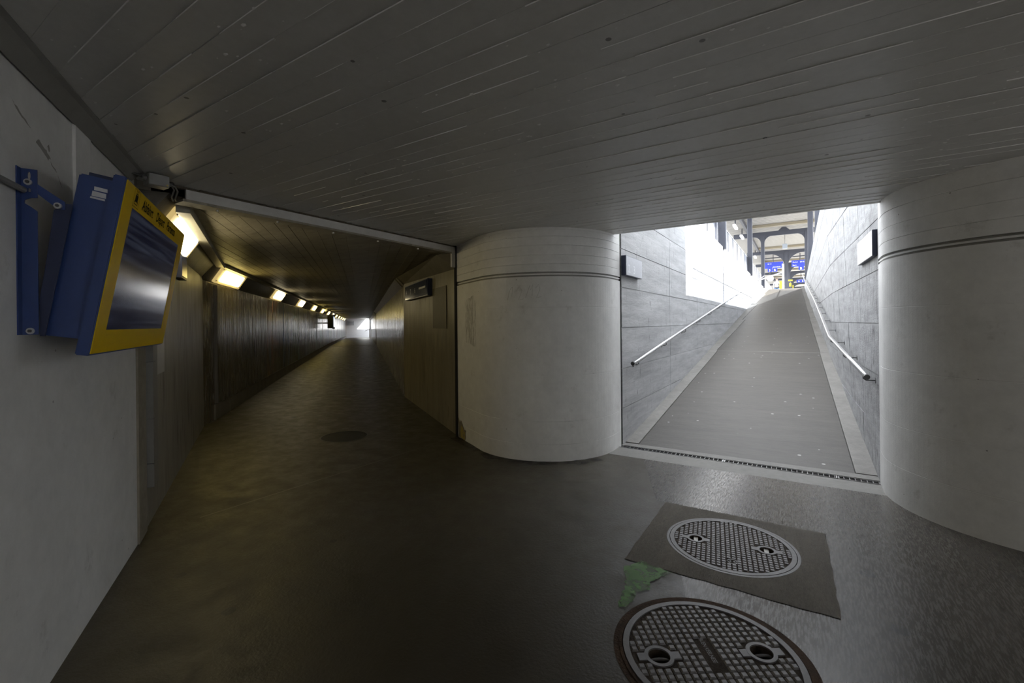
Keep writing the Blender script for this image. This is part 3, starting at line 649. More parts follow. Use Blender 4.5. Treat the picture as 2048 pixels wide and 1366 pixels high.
def stain_mat():
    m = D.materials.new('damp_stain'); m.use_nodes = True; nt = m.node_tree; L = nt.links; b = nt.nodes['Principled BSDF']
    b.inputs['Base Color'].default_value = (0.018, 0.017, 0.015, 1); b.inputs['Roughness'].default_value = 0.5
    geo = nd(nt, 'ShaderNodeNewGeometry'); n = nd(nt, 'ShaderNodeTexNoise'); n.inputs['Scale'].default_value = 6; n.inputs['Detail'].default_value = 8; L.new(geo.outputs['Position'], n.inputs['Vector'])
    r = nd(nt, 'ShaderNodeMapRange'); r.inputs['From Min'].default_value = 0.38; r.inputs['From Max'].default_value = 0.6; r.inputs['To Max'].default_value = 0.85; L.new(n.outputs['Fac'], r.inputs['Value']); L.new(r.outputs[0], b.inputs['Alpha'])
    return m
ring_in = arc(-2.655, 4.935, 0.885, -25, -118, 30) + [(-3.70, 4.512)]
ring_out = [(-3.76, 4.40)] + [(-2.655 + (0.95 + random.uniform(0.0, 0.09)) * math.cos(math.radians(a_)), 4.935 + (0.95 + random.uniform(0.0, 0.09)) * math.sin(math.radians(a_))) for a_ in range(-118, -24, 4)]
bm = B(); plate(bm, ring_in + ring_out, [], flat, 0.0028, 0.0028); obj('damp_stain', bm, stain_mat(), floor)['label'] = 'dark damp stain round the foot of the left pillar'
peel = plain('bare_plaster_chip', (0.30, 0.29, 0.27), 0.8)
for pts in ([(-0.08, 2.18), (-0.05, 2.20), (0.0, 2.185), (0.05, 2.16), (0.03, 2.145), (-0.03, 2.165)], [(0.02, 2.20), (0.035, 2.21), (0.05, 2.19), (0.035, 2.18)], [(0.05, 2.15), (0.10, 2.125), (0.11, 2.118), (0.06, 2.135)], [(-0.28, 2.28), (-0.20, 2.25), (-0.12, 2.225), (-0.13, 2.218), (-0.21, 2.243)], [(0.12, 2.11), (0.16, 2.075), (0.165, 2.068), (0.125, 2.10)]):
    wear(pts, peel, 'chipped paint', n=4, amp=0.004, d=0.0008, fr=FW, par=wall_left)
def arcmap(deg, z, out=0.0015): return (-2.655 + (0.89 + out) * math.cos(math.radians(deg)), 4.935 + (0.89 + out) * math.sin(math.radians(deg)), z)
bm = B()
for st in ([(-88, 1.70), (-86.5, 1.79), (-85, 1.83), (-84, 1.84), (-84.5, 1.74)], [(-81, 1.80), (-79, 1.84), (-77, 1.80), (-79.5, 1.70), (-76, 1.71)], [(-74.5, 1.72), (-71.5, 1.85)], [(-71, 1.80), (-69.5, 1.86), (-70, 1.74)], [(-67.5, 1.82), (-65.5, 1.86), (-64.5, 1.81), (-67, 1.72), (-63.5, 1.73)]):
    tube(bm, [arcmap(*p) for p in st], 0.0016, 5)
o_ = obj('scribble', bm, plain('faint_pencil', (0.42, 0.415, 0.40), 0.7), pil1); o_['label'] = 'faint hand-drawn scribble on the paint'; o_['kind'] = 'stuff'
wear([(0.02, 0.0), (0.02, 0.26), (0.07, 0.20), (0.12, 0.24), (0.20, 0.15), (0.27, 0.13), (0.26, 0.0)], tun_wall_pale, 'bare concrete where the white paint has come off', par=pil1)
wear([(0.09, 0.02), (0.10, 0.18), (0.15, 0.17), (0.19, 0.12), (0.24, 0.10), (0.23, 0.01)], concrete('old_yellow_paint', (0.34, 0.27, 0.06), 0.7, var=0.3, dark=(0.2, 0.18, 0.13), dark_scale=14, dark_lo=0.5, dark_hi=0.6), 'remains of old yellow paint near the floor', d=0.002, amp=0.010, par=pil1)
# dark joints between pillars and the ramp walls
bm = B(); box(bm, (XL - .05, 5.172, 0), (XL - .006, 5.198, 3.4)); struct('trim_6', bm, dark_gap)
bm = B(); box(bm, (0.622, 5.128, 0), (0.66, 5.142, 3.4)); struct('trim_7', bm, dark_gap)
bm = B(); box(bm, (-3.735, 4.497, 0), (-3.700, 4.525, H)); struct('trim_8', bm, dark_gap)

# ------------------------------------------------------------------ steel beam across the tunnel mouth
t = thing('steel_beam', (-3.75, 2.95, 2.34), 'white painted steel beam spanning the top of the dark tunnel mouth', 'beam')
bm = B(); box(bm, (-3.735, 1.48, 2.371), (-3.715, 4.425, 2.440)); obj('face_plate', bm, beam_white, t)
bm = B(); box(bm, (-3.86, 1.46, 2.352), (-3.715, 4.43, 2.371)); obj('bottom_flange', bm, tun_ceil, t)['label'] = 'dull brown underside of the beam'
bm = B(); box(bm, (-3.87, 1.30, 2.371), (-3.80, 4.50, 2.47)); obj('web', bm, mortar_brown, t)
for yy in (1.72, 2.2, 2.75, 3.3, 3.9):
    bm = B(); cyl(bm, (-3.79, yy, 2.341), (0, 0, 1), 0.011, 0.012, 8); obj('bolt', bm, bolt_m, t)
bm = B(); prism(bm, [(-3.735, 4.43), (-3.715, 4.43), (-3.712, 4.50), (-3.735, 4.50)], 2.18, 2.44); obj('end_bracket', bm, beam_white, t)
bm = B()
yy = 1.42
while yy < 4.48:   # crumbling mortar bed over the beam
    d = random.uniform(0.04, 0.10); h_ = random.uniform(0.012, 0.022)
    box(bm, (-3.75, yy, 2.441), (-3.722 + random.uniform(-.004, .008), yy + d, 2.441 + h_)); yy += d
o = obj('mortar_bed', bm, mortar_brown, t); o['kind'] = 'stuff'

# ------------------------------------------------------------------ departure monitor on the white wall
S0, TO, TZ = -0.187, 0.181, 1.339
LH = math.hypot(0.302 - 0.181, 2.046 - 1.339); ev = ((0.302 - 0.181) / LH, (2.046 - 1.339) / LH); en = (ev[1], -ev[0])
def tv(s, v, n_):
    return FW.p(S0 + s, TO + ev[0] * v + en[0] * n_, TZ + ev[1] * v + en[1] * n_)
def tvbox(bm, s0, s1, v0, v1, n0, n1):
    return hexa(bm, [tv(s0, v0, n0), tv(s1, v0, n0), tv(s1, v1, n0), tv(s0, v1, n0), tv(s0, v0, n1), tv(s1, v0, n1), tv(s1, v1, n1), tv(s0, v1, n1)])
WTV, HTV = 1.275, 0.728
mon = thing('departure_monitor', FW.p(S0 + WTV / 2, 0.0, 1.34), 'large blue and yellow departure monitor tilted on the white wall', 'monitor')
bm = B(); tvbox(bm, 0.0, WTV, 0.0, HTV, -0.042, 0.0); bmesh.ops.bevel(bm, geom=bm.edges[:], offset=0.004, segments=2, affect='EDGES'); frame = obj('front_frame', bm, blue_steel, mon)
bm = B(); tvbox(bm, 0.03, WTV - 0.03, 0.060, HTV - 0.022, -0.152, -0.04); bmesh.ops.bevel(bm, geom=bm.edges[:], offset=0.006, segments=2, affect='EDGES'); housing = obj('housing', bm, blue_steel, mon)
bm = B(); tvbox(bm, 0.10, WTV - 0.10, HTV - 0.03, HTV + 0.004, -0.145, -0.05); obj('top_hood', bm, blue_dark, mon)
bm = B(); plate(bm, [(0.008, 0.008), (WTV - 0.008, 0.008), (WTV - 0.008, HTV - 0.008), (0.008, HTV - 0.008)], [[(0.128, 0.104), (1.150, 0.104), (1.150, 0.632), (0.128, 0.632)]], lambda a, b, n_: tv(a, b, n_), 0.0, 0.0035); face = obj('yellow_face', bm, yellow_face, mon)
bm = B(); tvbox(bm, 0.126, 1.152, 0.102, 0.634, -0.004, 0.0015)
scr = obj('screen', bm, screen_m, mon); scr['label'] = 'dark glossy screen with dim scrolling rows'
for w_, x_, y_ in (('Abfahrt', 0.262, 0.656), ('D\u00e9part', 0.525, 0.658), ('Partenza', 0.765, 0.660)):
    bm = B(); text_bm(bm, w_, 0.066, lambda x, y, n_: tv(x_ + x, y_ + y, n_), 0.0044, 0.95, 'LEFT', 0.0012); obj('lettering', bm, black_ink, face)
bm = B()
def tvr(s0, s1, v0, v1): 
    q = [bm.verts.new(tv(a, b, 0.0042)) for a, b in ((s0, v0), (s1, v0), (s1, v1), (s0, v1))]; bm.faces.new(q)
px0, px1, py0, py1 = 0.118, 0.204, 0.640, 0.716
for a in ((px0, px1, py0, py0 + .002), (px0, px1, py1 - .002, py1), (px0, px0 + .002, py0, py1), (px1 - .002, px1, py0, py1)): tvr(*a)
tvr(0.142, 0.180, 0.664, 0.694); tvr(0.146, 0.176, 0.696, 0.700); tvr(0.138, 0.146, 0.658, 0.668); tvr(0.176, 0.184, 0.658, 0.668); tvr(0.134, 0.188, 0.652, 0.655); tvr(0.140, 0.184, 0.709, 0.711)
tvr(0.152, 0.155, 0.700, 0.709); tvr(0.167, 0.170, 0.700, 0.709)
obj('train_pictogram', bm, black_ink, face)
bm = B()
def sidepl(pts, s, th, holes=(), mat=None): return plate(bm, pts, holes, lambda a, b, t_: FW.p(s + t_, a, b), 0.0, th)
# stickers on the housing's left cheek
for pts in ([(0.196, 2.012), (0.236, 2.004), (0.236, 1.990), (0.195, 1.997)], [(0.190, 1.994), (0.232, 1.985), (0.231, 1.966), (0.187, 1.974)], [(0.184, 1.972), (0.228, 1.963), (0.227, 1.956), (0.182, 1.965)]):
    bm = B(); sidepl(pts, S0 + 0.0285, 0.0012); obj('sticker', bm, sticker_m, housing)
# wall bracket
SB = -0.206
bm = B(); sidepl([(0.0, 1.426), (0.047, 1.426), (0.047, 1.885), (0.030, 1.900), (0.012, 1.913), (0.013, 1.925), (0.030, 1.934), (0.047, 1.936), (0.047, 2.040), (0.0, 2.041)], SB, 0.005, [circ(0.025, 2.015, 0.0045, 10, 0.016), [(0.022, 1.954), (0.030, 1.956), (0.029, 1.968), (0.022, 1.970)]])
br = obj('wall_bracket', bm, blue_steel, mon)
bm = B(); sidepl([(0.0, 1.426), (0.004, 1.426), (0.004, 2.041), (0.0, 2.041)], SB - 0.03, 0.03); obj('flange', bm, blue_steel, br)
bm = B(); sidepl([(0.018, 2.000), (0.030, 2.004), (0.046, 1.988), (0.122, 1.930), (0.121, 1.900), (0.100, 1.902), (0.030, 1.966)], SB + 0.006, 0.005); obj('strut', bm, blue_steel, mon)
bm = B(); sidepl([(0.088, 1.898), (0.122, 1.925), (0.142, 1.925), (0.060, 1.42), (0.046, 1.42), (0.046, 1.56), (0.060, 1.66)], SB + 0.012, 0.006); obj('tilt_arm', bm, blue_dark, mon)
for (o_, z_) in ((0.023, 1.991), (0.026, 1.440), (0.104, 1.912)):
    bm = B(); cyl(bm, FW.p(SB - 0.007, o_, z_), FW.p(1, 0, 0) - FW.p(0, 0, 0), 0.0115, 0.010, 16); w_ = obj('washer', bm, bolt_m, mon)
    bm = B(); cyl(bm, FW.p(SB - 0.012, o_, z_), FW.p(1, 0, 0) - FW.p(0, 0, 0), 0.006, 0.006, 6); obj('bolt', bm, steel_dark, w_)
bm = B(); FW.box(bm, SB + 1.2, SB + 1.206, 0.0, 0.047, 1.426, 2.04); obj('wall_bracket', bm, blue_steel, mon)
bm = B(); tvbox(bm, 0.25, 1.0, 0.12, 0.62, -0.165, -0.15); obj('back_plate', bm, blue_dark, mon)

# ------------------------------------------------------------------ small installations on the left
bm = B(); tube(bm, [FW.p(s, 0.016, 1.937 + 0.02 * (s + 1.5) / 1.3) for s in (-2.4, -1.5, -0.9, -0.26, -0.225)], 0.011, 10); tag(obj('conduit_pipe', bm, trim_m), 'thin grey conduit running along the white wall into the monitor bracket', 'pipe')
jb = thing('junction_box', (-3.55, 1.25, 2.36), 'small grey junction box in the ceiling corner above the monitor', 'junction box')
bm = B(); box(bm, (-3.60, 1.19, 2.372), (-3.515, 1.305, 2.448)); bmesh.ops.bevel(bm, geom=bm.edges[:], offset=0.003, segments=1, affect='EDGES'); obj('casing', bm, duct_grey, jb)
bm = B(); box(bm, (-3.515, 1.193, 2.376), (-3.508, 1.302, 2.444)); obj('cover', bm, plain('box_cover', (0.30, 0.30, 0.29), 0.45), jb)
bm = B(); cyl(bm, (-3.555, 1.192, 2.42), (0.35, -1, 0), 0.016, 0.03, 12); obj('cable_gland', bm, steel, jb)
bm = B(); cyl(bm, (-3.512, 1.29, 2.385), (1, 0, 0), 0.006, 0.006, 8); obj('screw', bm, plain('brass', (0.6, 0.45, 0.15), 0.3, 1.0), jb)
bm = B(); tube(bm, [(-3.545, 1.165, 2.42), (-3.50, 1.06, 2.425), (-3.40, 0.98, 2.43)], 0.008, 8); obj('cable', bm, steel_dark, jb)
for i, (dy, dz) in enumerate(((0.0, 0.0), (0.012, 0.012), (0.022, -0.006))):
    bm = B(); tube(bm, [(-3.57, 1.303, 2.415 + dz), (-3.60, 1.345 + dy, 2.42 + dz), (-3.66, 1.385 + dy, 2.405 + dz), (-3.74, 1.40 + dy, 2.37 + dz), (-3.80, 1.43 + dy, 2.36)], 0.0055, 8)
    obj('cable', bm, [trim_m, steel_dark, duct_grey][i], jb)
cd = thing('cable_duct', FN.p(0.33, 0.0, 0.30), 'vertical grey sheet metal duct of stacked panels beside the white wall', 'duct')
for (a, b, s0, s1, o1) in ((0.30, 0.47, 0.25, 0.345, 0.05), (0.472, 0.79, 0.25, 0.345, 0.05), (0.792, 1.20, 0.25, 0.345, 0.05), (1.202, 1.62, 0.25, 0.345, 0.05), (0.30, 0.45, 0.348, 0.43, 0.046), (0.452, 1.08, 0.348, 0.43, 0.046), (1.082, 1.24, 0.348, 0.43, 0.046), (1.242, 1.62, 0.348, 0.43, 0.046)):
    bm = B(); FN.box(bm, s0, s1, 0.0, o1, a, b - 0.002); obj('panel', bm, duct_grey, cd)
bm = B(); FN.box(bm, 0.43, 0.50, 0.0, 0.03, 0.33, 1.62); obj('side_strip', bm, tun_wall_pale, cd)
bm = B(); FN.box(bm, 0.68, 0.985, 0.0, 0.006, 1.07, 1.62); tag(obj('notice_plate', bm, plain('notice_plate_white', (0.42, 0.42, 0.40), 0.35)), 'plain pale notice plate on the concrete wall below the monitor', 'sign')
ws = thing('wall_sign', FN.p(1.66, 0.0, 1.92), 'dark framed sign on the tunnel wall partly hidden behind the monitor', 'sign')
bm = B(); FN.box(bm, 1.48, 1.86, 0.0, 0.07, 1.925, 2.165); obj('casing', bm, sign_side, ws)
bm = B(); FN.box(bm, 1.50, 1.84, 0.07, 0.073, 1.945, 2.145); obj('face', bm, sign_blue, ws)

# ------------------------------------------------------------------ tunnel lamps
def lamp(fr, s, label, warm=True, zf=0.0, long_=1.46, group=None):
    """wedge lamp housing lying on the haunch; built straight in place"""
    t = thing('tunnel_lamp', fr.p(s, 0.09, 2.25 + zf), label, 'lamp', group)
    e = Vector((0.175, 0.275)).normalized(); nrm = Vector((e.y, -e.x))
    def q(a, b, c):   # a along, b up the slope from its middle, c out
        o_ = 0.0875 + e.x * b + nrm.x * c; z_ = 2.262 + zf + e.y * b + nrm.y * c
        return fr.p(s + a, o_, z_)
    hl = long_ / 2
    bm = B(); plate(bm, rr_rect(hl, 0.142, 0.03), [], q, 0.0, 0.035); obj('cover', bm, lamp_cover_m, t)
    bm = B(); plate(bm, rr_rect(hl - 0.16, 0.100, 0.05), [], q, 0.036, 0.052)
    obj('diffuser', bm, lamp_glow_warm if warm else lamp_glow_white, t)
    for a in (-hl + 0.05, hl - 0.05):
        for b in (-0.10, 0.10):
            bm = B(); tube(bm, [q(a, b, 0.034), q(a, b, 0.041)], 0.010, 8); obj('screw', bm, steel_dark, t)
    return t
def rr_rect(hx, hy, r, n=5):
    out = []
    for cx, cy, a0 in ((hx - r, hy - r, 0), (-hx + r, hy - r, 90), (-hx + r, -hy + r, 180), (hx - r, -hy + r, 270)):
        for k in range(n + 1):
            a = math.radians(a0 + 90 * k / n); out.append((cx + r * math.cos(a), cy + r * math.sin(a)))
    return out
lamp(FN, 1.16, 'glowing lamp half hidden behind the departure monitor', False)
ords = ['nearest', 'second', 'third', 'fourth', 'fifth', 'sixth', 'seventh', 'eighth', 'ninth', 'tenth', 'eleventh', 'twelfth']
for i in range(12):
    s = 0.80 + 4.53 * i
    lb = ('large bright yellow lamp above the wide dark wall board at the bend' if i == 0 else
          '%s glowing lamp along the tunnel haunch, counted from the bend' % ords[i] if i < 11 else 'last glowing lamp along the tunnel haunch, next to the pale end wall')
    lamp(FT, s, lb, warm=(i not in (1, 2, 6)), zf=zceil(s), long_=1.46, group='tunnel lamps in a row above the left wall')
# signs and boards in the tunnel
ts = thing('tunnel_sign', FR.p(2.2, 0, 1.9), 'dark blue platform sign with lamp glare on the right wall of the tunnel mouth', 'sign')
bm = B(); FR.box(bm, 1.28, 3.02, 0.0, 0.075, 1.90, 2.165); obj('casing', bm, sign_side, ts)
bm = B(); FR.sect(bm, 1.30, 3.00, [(0.075, 1.915), (0.079, 1.915), (0.0850, 2.150), (0.075, 2.150)]); fc = obj('face', bm, plain('glossy_sign_face', (0.022, 0.034, 0.09), 0.10), ts)
def onR(x, y, t_): return FR.p(2.92 - x, 0.0796 + 0.0255 * (0.075 + y), 1.99 + y)
for i_, g_ in enumerate('476'):
    bm = B(); text_bm(bm, g_, 0.13, lambda x, y, t_: onR(x + 0.36 * i_, y, t_), 0, 1.2); obj('numeral', bm, plain('dim_white_print', (0.35, 0.35, 0.33), 0.4), fc)
bm = B(); FR.box(bm, 1.40, 1.85, 0.080, 0.0838, 2.03, 2.06); obj('print_bar', bm, MATS['dim_white_print'], fc)
bm = B(); FR.box(bm, 0.48, 1.22, 0.0, 0.012, 1.39, 1.99); tag(obj('wall_board', bm, concrete('dark_board', (0.075, 0.066, 0.045), 0.5, var=0.2, dark=(0.03, 0.028, 0.02), dark_scale=4, dark_lo=0.6, dark_hi=0.7)), 'plain dark board on the right wall beside the tunnel sign', 'board')
# second monitor deep in the tunnel
m2 = thing('departure_monitor', FT.p(20.3, 0.0, 1.2), 'black departure monitor far down the tunnel on the left wall', 'monitor')
bm = B(); FT.box(bm, 19.6, 20.9, 0.30, 0.56, 1.28, 2.04); bmesh.ops.bevel(bm, geom=bm.edges[:], offset=0.01, segments=1, affect='EDGES'); obj('housing', bm, black_ink, m2)
bm = B(); FT.box(bm, 19.55, 20.95, 0.56, 0.62, 1.24, 2.07); obj('front_frame', bm, blue_dark, m2)
bm = B(); FT.box(bm, 19.70, 20.80, 0.62, 0.623, 1.36, 1.95); obj('screen', bm, plain('bright_screen', (0.1, 0.12, 0.16), 0.2, emit=(0.55, 0.66, 0.85), es=0.5, var=0), m2)
for s_ in (19.8, 20.7):
    for z_ in (1.55, 1.84):
        bm = B(); FT.box(bm, s_, s_ + 0.06, 0.0, 0.30, z_, z_ + 0.07); obj('arm', bm, steel_dark, m2)
cm = thing('dome_camera', FT.p(19.2, 0.3, 2.15), 'small dome camera hanging above the far black monitor', 'camera')
bm = B(); cyl(bm, FT.p(19.2, 0.3, 2.24), (0, 0, 1), 0.09, 0.16, 14); obj('base', bm, trim_m, cm)
bm = B(); bmesh.ops.create_uvsphere(bm, u_segments=14, v_segments=8, radius=0.085, matrix=Matrix.Translation(FT.p(19.2, 0.3, 2.24))); obj('dome', bm, black_ink, cm, True)
es = thing('end_wall_sign', FT.p(S_END - 0.02, 0.4, 1.4), 'pale direction sign at the far end of the tunnel', 'sign')
bm = B(); FT.box(bm, S_END - 0.10, S_END, 0.15, 1.05, 1.42, 2.02); obj('casing', bm, sign_grey, es)
bm = B(); FT.box(bm, S_END - 0.106, S_END - 0.10, 0.3, 0.9, 1.74, 1.78); obj('print_bar', bm, sign_blue, es)

# ------------------------------------------------------------------ lit signs at the ramp mouth
sl = thing('platform_sign', (XL + 0.03, 5.53, 2.015), 'pale lightbox sign reading 2 3 on the left ramp wall', 'sign')
bm = B(); box(bm, (XL, 5.203, 2.012), (XL + 0.055, 5.85, 2.246)); obj('casing', bm, sign_side, sl)
bm = B(); box(bm, (XL + 0.055, 5.207, 2.017), (XL + 0.060, 5.845, 2.241)); f_ = obj('face', bm, sign_grey, sl)
def onL(x, y, t_): return (XL + 0.0606, 5.27 + x, 2.05 + y)
for i_, g_ in enumerate('23'):
    bm = B(); text_bm(bm, g_, 0.14, lambda x, y, t_: onL(x + 0.20 * i_, y, t_), 0, 1.3); obj('numeral', bm, plain('faded_print', (0.66, 0.67, 0.69), 0.4), f_)
sr = thing('platform_sign', (0.58, 5.6, 2.03), 'blank glaring lightbox sign on the right ramp wall', 'sign')
def signq(bm, o0, o1, e):
    A = Vector((0.612, 5.18)); Bv = Vector((0.583, 6.02)); d = (Bv - A).normalized(); n_ = Vector((-d.y, d.x))
    if n_.x > 0: n_ = -n_
    pts = [A + d * e + n_ * o0, Bv - d * e + n_ * o0, Bv - d * e + n_ * o1, A + d * e + n_ * o1]
    return hexa(bm, [(p.x, p.y, 2.032 + e) for p in pts] + [(p.x, p.y, 2.268 - e) for p in pts])
bm = B(); signq(bm, -0.01, 0.033, 0.0); obj('casing', bm, sign_side, sr)
bm = B(); signq(bm, 0.033, 0.037, 0.004); obj('face', bm, plain('white_sign_face', (0.70, 0.70, 0.70), 0.25), sr)

# ------------------------------------------------------------------ handrails
hl_ = thing('handrail', (XL + 0.07, 5.4, 0.9), 'straight steel handrail on the left ramp wall', 'handrail')
bm = B(); tube(bm, [(XL + 0.07, y, ramp_z(y) + 0.945 - 0.006 * max(0, (8 - y))) for y in (5.40, 8.0, 11, 16, 22, 28, 31.5)], 0.0215, 14); obj('rail', bm, steel, hl_, True)
bm = B(); cyl(bm, (XL + 0.07, 5.405, 0.955), (0, -1, -0.12), 0.023, 0.03, 14); obj('end_cap', bm, steel_dark, hl_)
y = 5.62
while y < 31:
    z = ramp_z(y) + 0.945
    bm = B(); tube(bm, [(XL + 0.07, y, z - 0.02), (XL + 0.07, y, z - 0.055), (XL + 0.055, y, z - 0.07), (XL + 0.0, y, z - 0.07)], 0.006, 8); b_ = obj('bracket', bm, steel_dark, hl_)
    bm = B(); cyl(bm, (XL + 0.001, y, z - 0.07), (1, 0, 0), 0.028, 0.006, 14); obj('wall_plate', bm, steel_dark, b_)
    y += 1.42
hr_ = thing('handrail', (0.50, 5.2, 0.9), 'bent steel handrail on the right ramp wall', 'handrail')
def rail_r(y):
    if y <= 8.0:
        f = (y - 5.2) / 2.8; return (0.53 + (0.395 - 0.53) * f, y, 0.935 + (1.215 - 0.935) * f)
    return (min(0.395, map_r(y, 0.10, ramp_z(y) + 0.88)[0]), y, ramp_z(y) + 0.88)
bm = B(); tube(bm, [rail_r(y) for y in (5.2, 6.5, 7.9, 8.0, 8.15, 9, 11, 14, 18, 23, 28, 31.8)], 0.0215, 14); obj('rail', bm, steel, hr_, True)
bm = B(); q_ = rail_r(5.2); cyl(bm, (q_[0], q_[1] + .005, q_[2]), (0.05, -1, -0.1), 0.023, 0.03, 14); obj('end_cap', bm, steel_dark, hr_)
y = 5.36
while y < 31:
    x, _, z = rail_r(y); wx = map_r(y, 0.0, z - 0.05)[0]
    bm = B(); tube(bm, [(x, y, z - 0.02), (x, y, z - 0.05), (x + 0.02, y, z - 0.065), (wx, y, z - 0.065)], 0.006, 8); b_ = obj('bracket', bm, steel_dark, hr_)
    bm = B(); cyl(bm, (wx, y, z - 0.065), (-1, 0, 0), 0.028, 0.008, 14); obj('wall_plate', bm, steel_dark, b_)
    y += 1.25

# ------------------------------------------------------------------ drain channel at the foot of the ramp
dc = thing('drain_channel', (-0.55, 5.12, 0.0), 'long slotted steel drain channel across the foot of the ramp', 'drain')
def dy(x): return 5.128 - (x + 1.76) * 0.006
bm = B(); prism(bm, [(-1.80, 5.08), (0.66, 5.05), (0.66, 5.17), (-1.80, 5.172)], -0.12, -0.06); obj('trough', bm, dark_gap, dc)
for (a, b) in ((-1.78, -0.66), (-0.655, 0.30), (0.305, 0.645)):
    bm = B()
    for o_ in (-0.043, 0.037): hexa(bm, [(a, dy(a) + o_, -0.03), (b, dy(b) + o_, -0.03), (b, dy(b) + o_ + 0.006, -0.03), (a, dy(a) + o_ + 0.006, -0.03), (a, dy(a) + o_, 0.003), (b, dy(b) + o_, 0.003), (b, dy(b) + o_ + .006, 0.003), (a, dy(a) + o_ + .006, 0.003)])
    x = a
    while x < b - 0.004:
        box(bm, (x, dy(x) - 0.043, -0.025), (x + 0.0045, dy(x) + 0.043, 0.001)); x += 0.0425
    box(bm, (a, dy(a) - 0.043, -0.025), (a + 0.010, dy(a) + 0.043, 0.003)); box(bm, (b - 0.010, dy(b) - 0.043, -0.025), (b, dy(b) + 0.043, 0.003))
    o = obj('grate', bm, galv, dc)

# ------------------------------------------------------------------ manhole covers
def manhole(c, r, label, pitch, stud, axis, hole_d, hole_r, textline, emblem, name='manhole_cover', proud=0.006):
    t = thing(name, (c[0], c[1], 0.0), label, 'manhole cover')
    ca, sa = math.cos(axis), math.sin(axis)
    def P(a, b, z): return (c[0] + a * ca - b * sa, c[1] + a * sa + b * ca, z)
    bm = B(); plate(bm, circ(0, 0, r + (0.021 if emblem else 0.018), 64), [circ(0, 0, r + 0.004, 64)], P, -0.02, 0.005); obj('frame_ring', bm, iron if emblem else rust_m, t)
    holes = [circ(-hole_d, 0, hole_r, 20), circ(hole_d, 0, hole_r, 20)]
    bm = B(); plate(bm, circ(0, 0, r, 64), holes, P, -0.03, 0.001); cv = obj('cover', bm, iron_low, t)
    bm = B(); plate(bm, circ(0, 0, r, 64), [circ(0, 0, r - 0.026, 64)], P, 0.0012, proud); obj('rim', bm, iron, cv)
    for sx in (-1, 1):
        bm = B(); plate(bm, circ(sx * hole_d, 0, hole_r + 0.016, 28), [circ(sx * hole_d, 0, hole_r, 28)], P, 0.0012, proud)
        for q in (-1, 1):
            x0 = sx * hole_d + q * (hole_r + 0.012); x1 = x0 + q * 0.034
            hexa(bm, [P(x0, -0.021, 0.0012), P(x1, -0.021, 0.0012), P(x1, 0.021, 0.0012), P(x0, 0.021, 0.0012), P(x0, -0.021, proud - .0005), P(x1, -0.021, proud - .0005), P(x1, 0.021, proud - .0005), P(x0, 0.021, proud - .0005)])
        hr2 = obj('lifting_ring', bm, iron, cv)
        bm = B(); plate(bm, circ(sx * hole_d, 0, hole_r + 0.004, 20), [], P, -0.075, -0.070)
        a = circ(sx * hole_d, 0, hole_r + 0.0005, 20); va = [bm.verts.new(P(x, y, -0.072)) for x, y in a]; vb = [bm.verts.new(P(x, y, 0.001)) for x, y in a]
        for i in range(20): bm.faces.new((va[i], va[(i + 1) % 20], vb[(i + 1) % 20], vb[i]))
        obj('pocket', bm, iron_low, cv)
        bm = B()
        if emblem:
            x0 = sx * hole_d; hexa(bm, [P(x0 - .013, -hole_r, -0.02), P(x0 + .013, -hole_r, -0.02), P(x0 + .013, hole_r, -0.02), P(x0 - .013, hole_r, -0.02), P(x0 - .013, -hole_r, -0.006), P(x0 + .013, -hole_r, -0.006), P(x0 + .013, hole_r, -0.006), P(x0 - .013, hole_r, -0.006)])
        else:
            tube(bm, [P(sx * hole_d + hole_r * math.cos(a_), 0.0, -0.022 + 0.014 * math.sin(a_)) for a_ in [PI * k / 8 for k in range(9)]], 0.006, 8)
        obj('lifting_bar', bm, plain('bright_bar', (0.62, 0.62, 0.58), 0.45) if emblem else iron, cv)
    bm = B(); n = int(r / pitch) + 1; h2 = stud / 2
    for i in range(-n, n + 1):
        for j in range(-n, n + 1):
            x, y = (i + 0.5) * pitch, (j + 0.5) * pitch
            if math.hypot(x, y) > r - 0.026 - h2 * 0.9: continue
            if any(math.hypot(x - sx * hole_d, y) < hole_r + 0.016 + h2 or (abs(y) < 0.02 + h2 and abs(abs(x) - hole_d) < hole_r + 0.05) for sx in (-1, 1)): continue
            if textline and abs(x) < 0.032 and abs(y) < 0.105: continue
            if emblem and math.hypot(x - 0.005, y + 0.232) < 0.036: continue
            k = 0.86 if emblem else 0.62
            hexa(bm, [P(x - h2, y - h2, 0.0005), P(x + h2, y - h2, 0.0005), P(x + h2, y + h2, 0.0005), P(x - h2, y + h2, 0.0005),
                      P(x - h2 * k, y - h2 * k, proud), P(x + h2 * k, y - h2 * k, proud), P(x + h2 * k, y + h2 * k, proud), P(x - h2 * k, y + h2 * k, proud)])
    o = obj('tread_studs', bm, iron, cv); o['kind'] = 'stuff'
    if textline:
        bm = B(); text_bm(bm, textline, 0.026, lambda x, y, t_: P(-0.010 + y, 0.098 - x, 0.0065), 0, 0.80); obj('lettering', bm, iron, cv)
    if emblem:
        bm = B(); plate(bm, circ(0.005, -0.232, 0.030, 24), [circ(0.005, -0.232, 0.024, 24)], P, 0.001, proud)
        plate(bm, circ(-0.014, -0.232, 0.012, 14), [circ(-0.014, -0.232, 0.007, 14)], P, 0.001, proud); plate(bm, circ(0.022, -0.232, 0.012, 14), [circ(0.022, -0.232, 0.007, 14)], P, 0.001, proud)
        obj('emblem', bm, iron, cv)
    return t
manhole(M1C, M1R, 'round cast iron manhole cover set in the brown mortar square', 0.0285, 0.0212, math.radians(8.3), 0.207, 0.040, None, True)
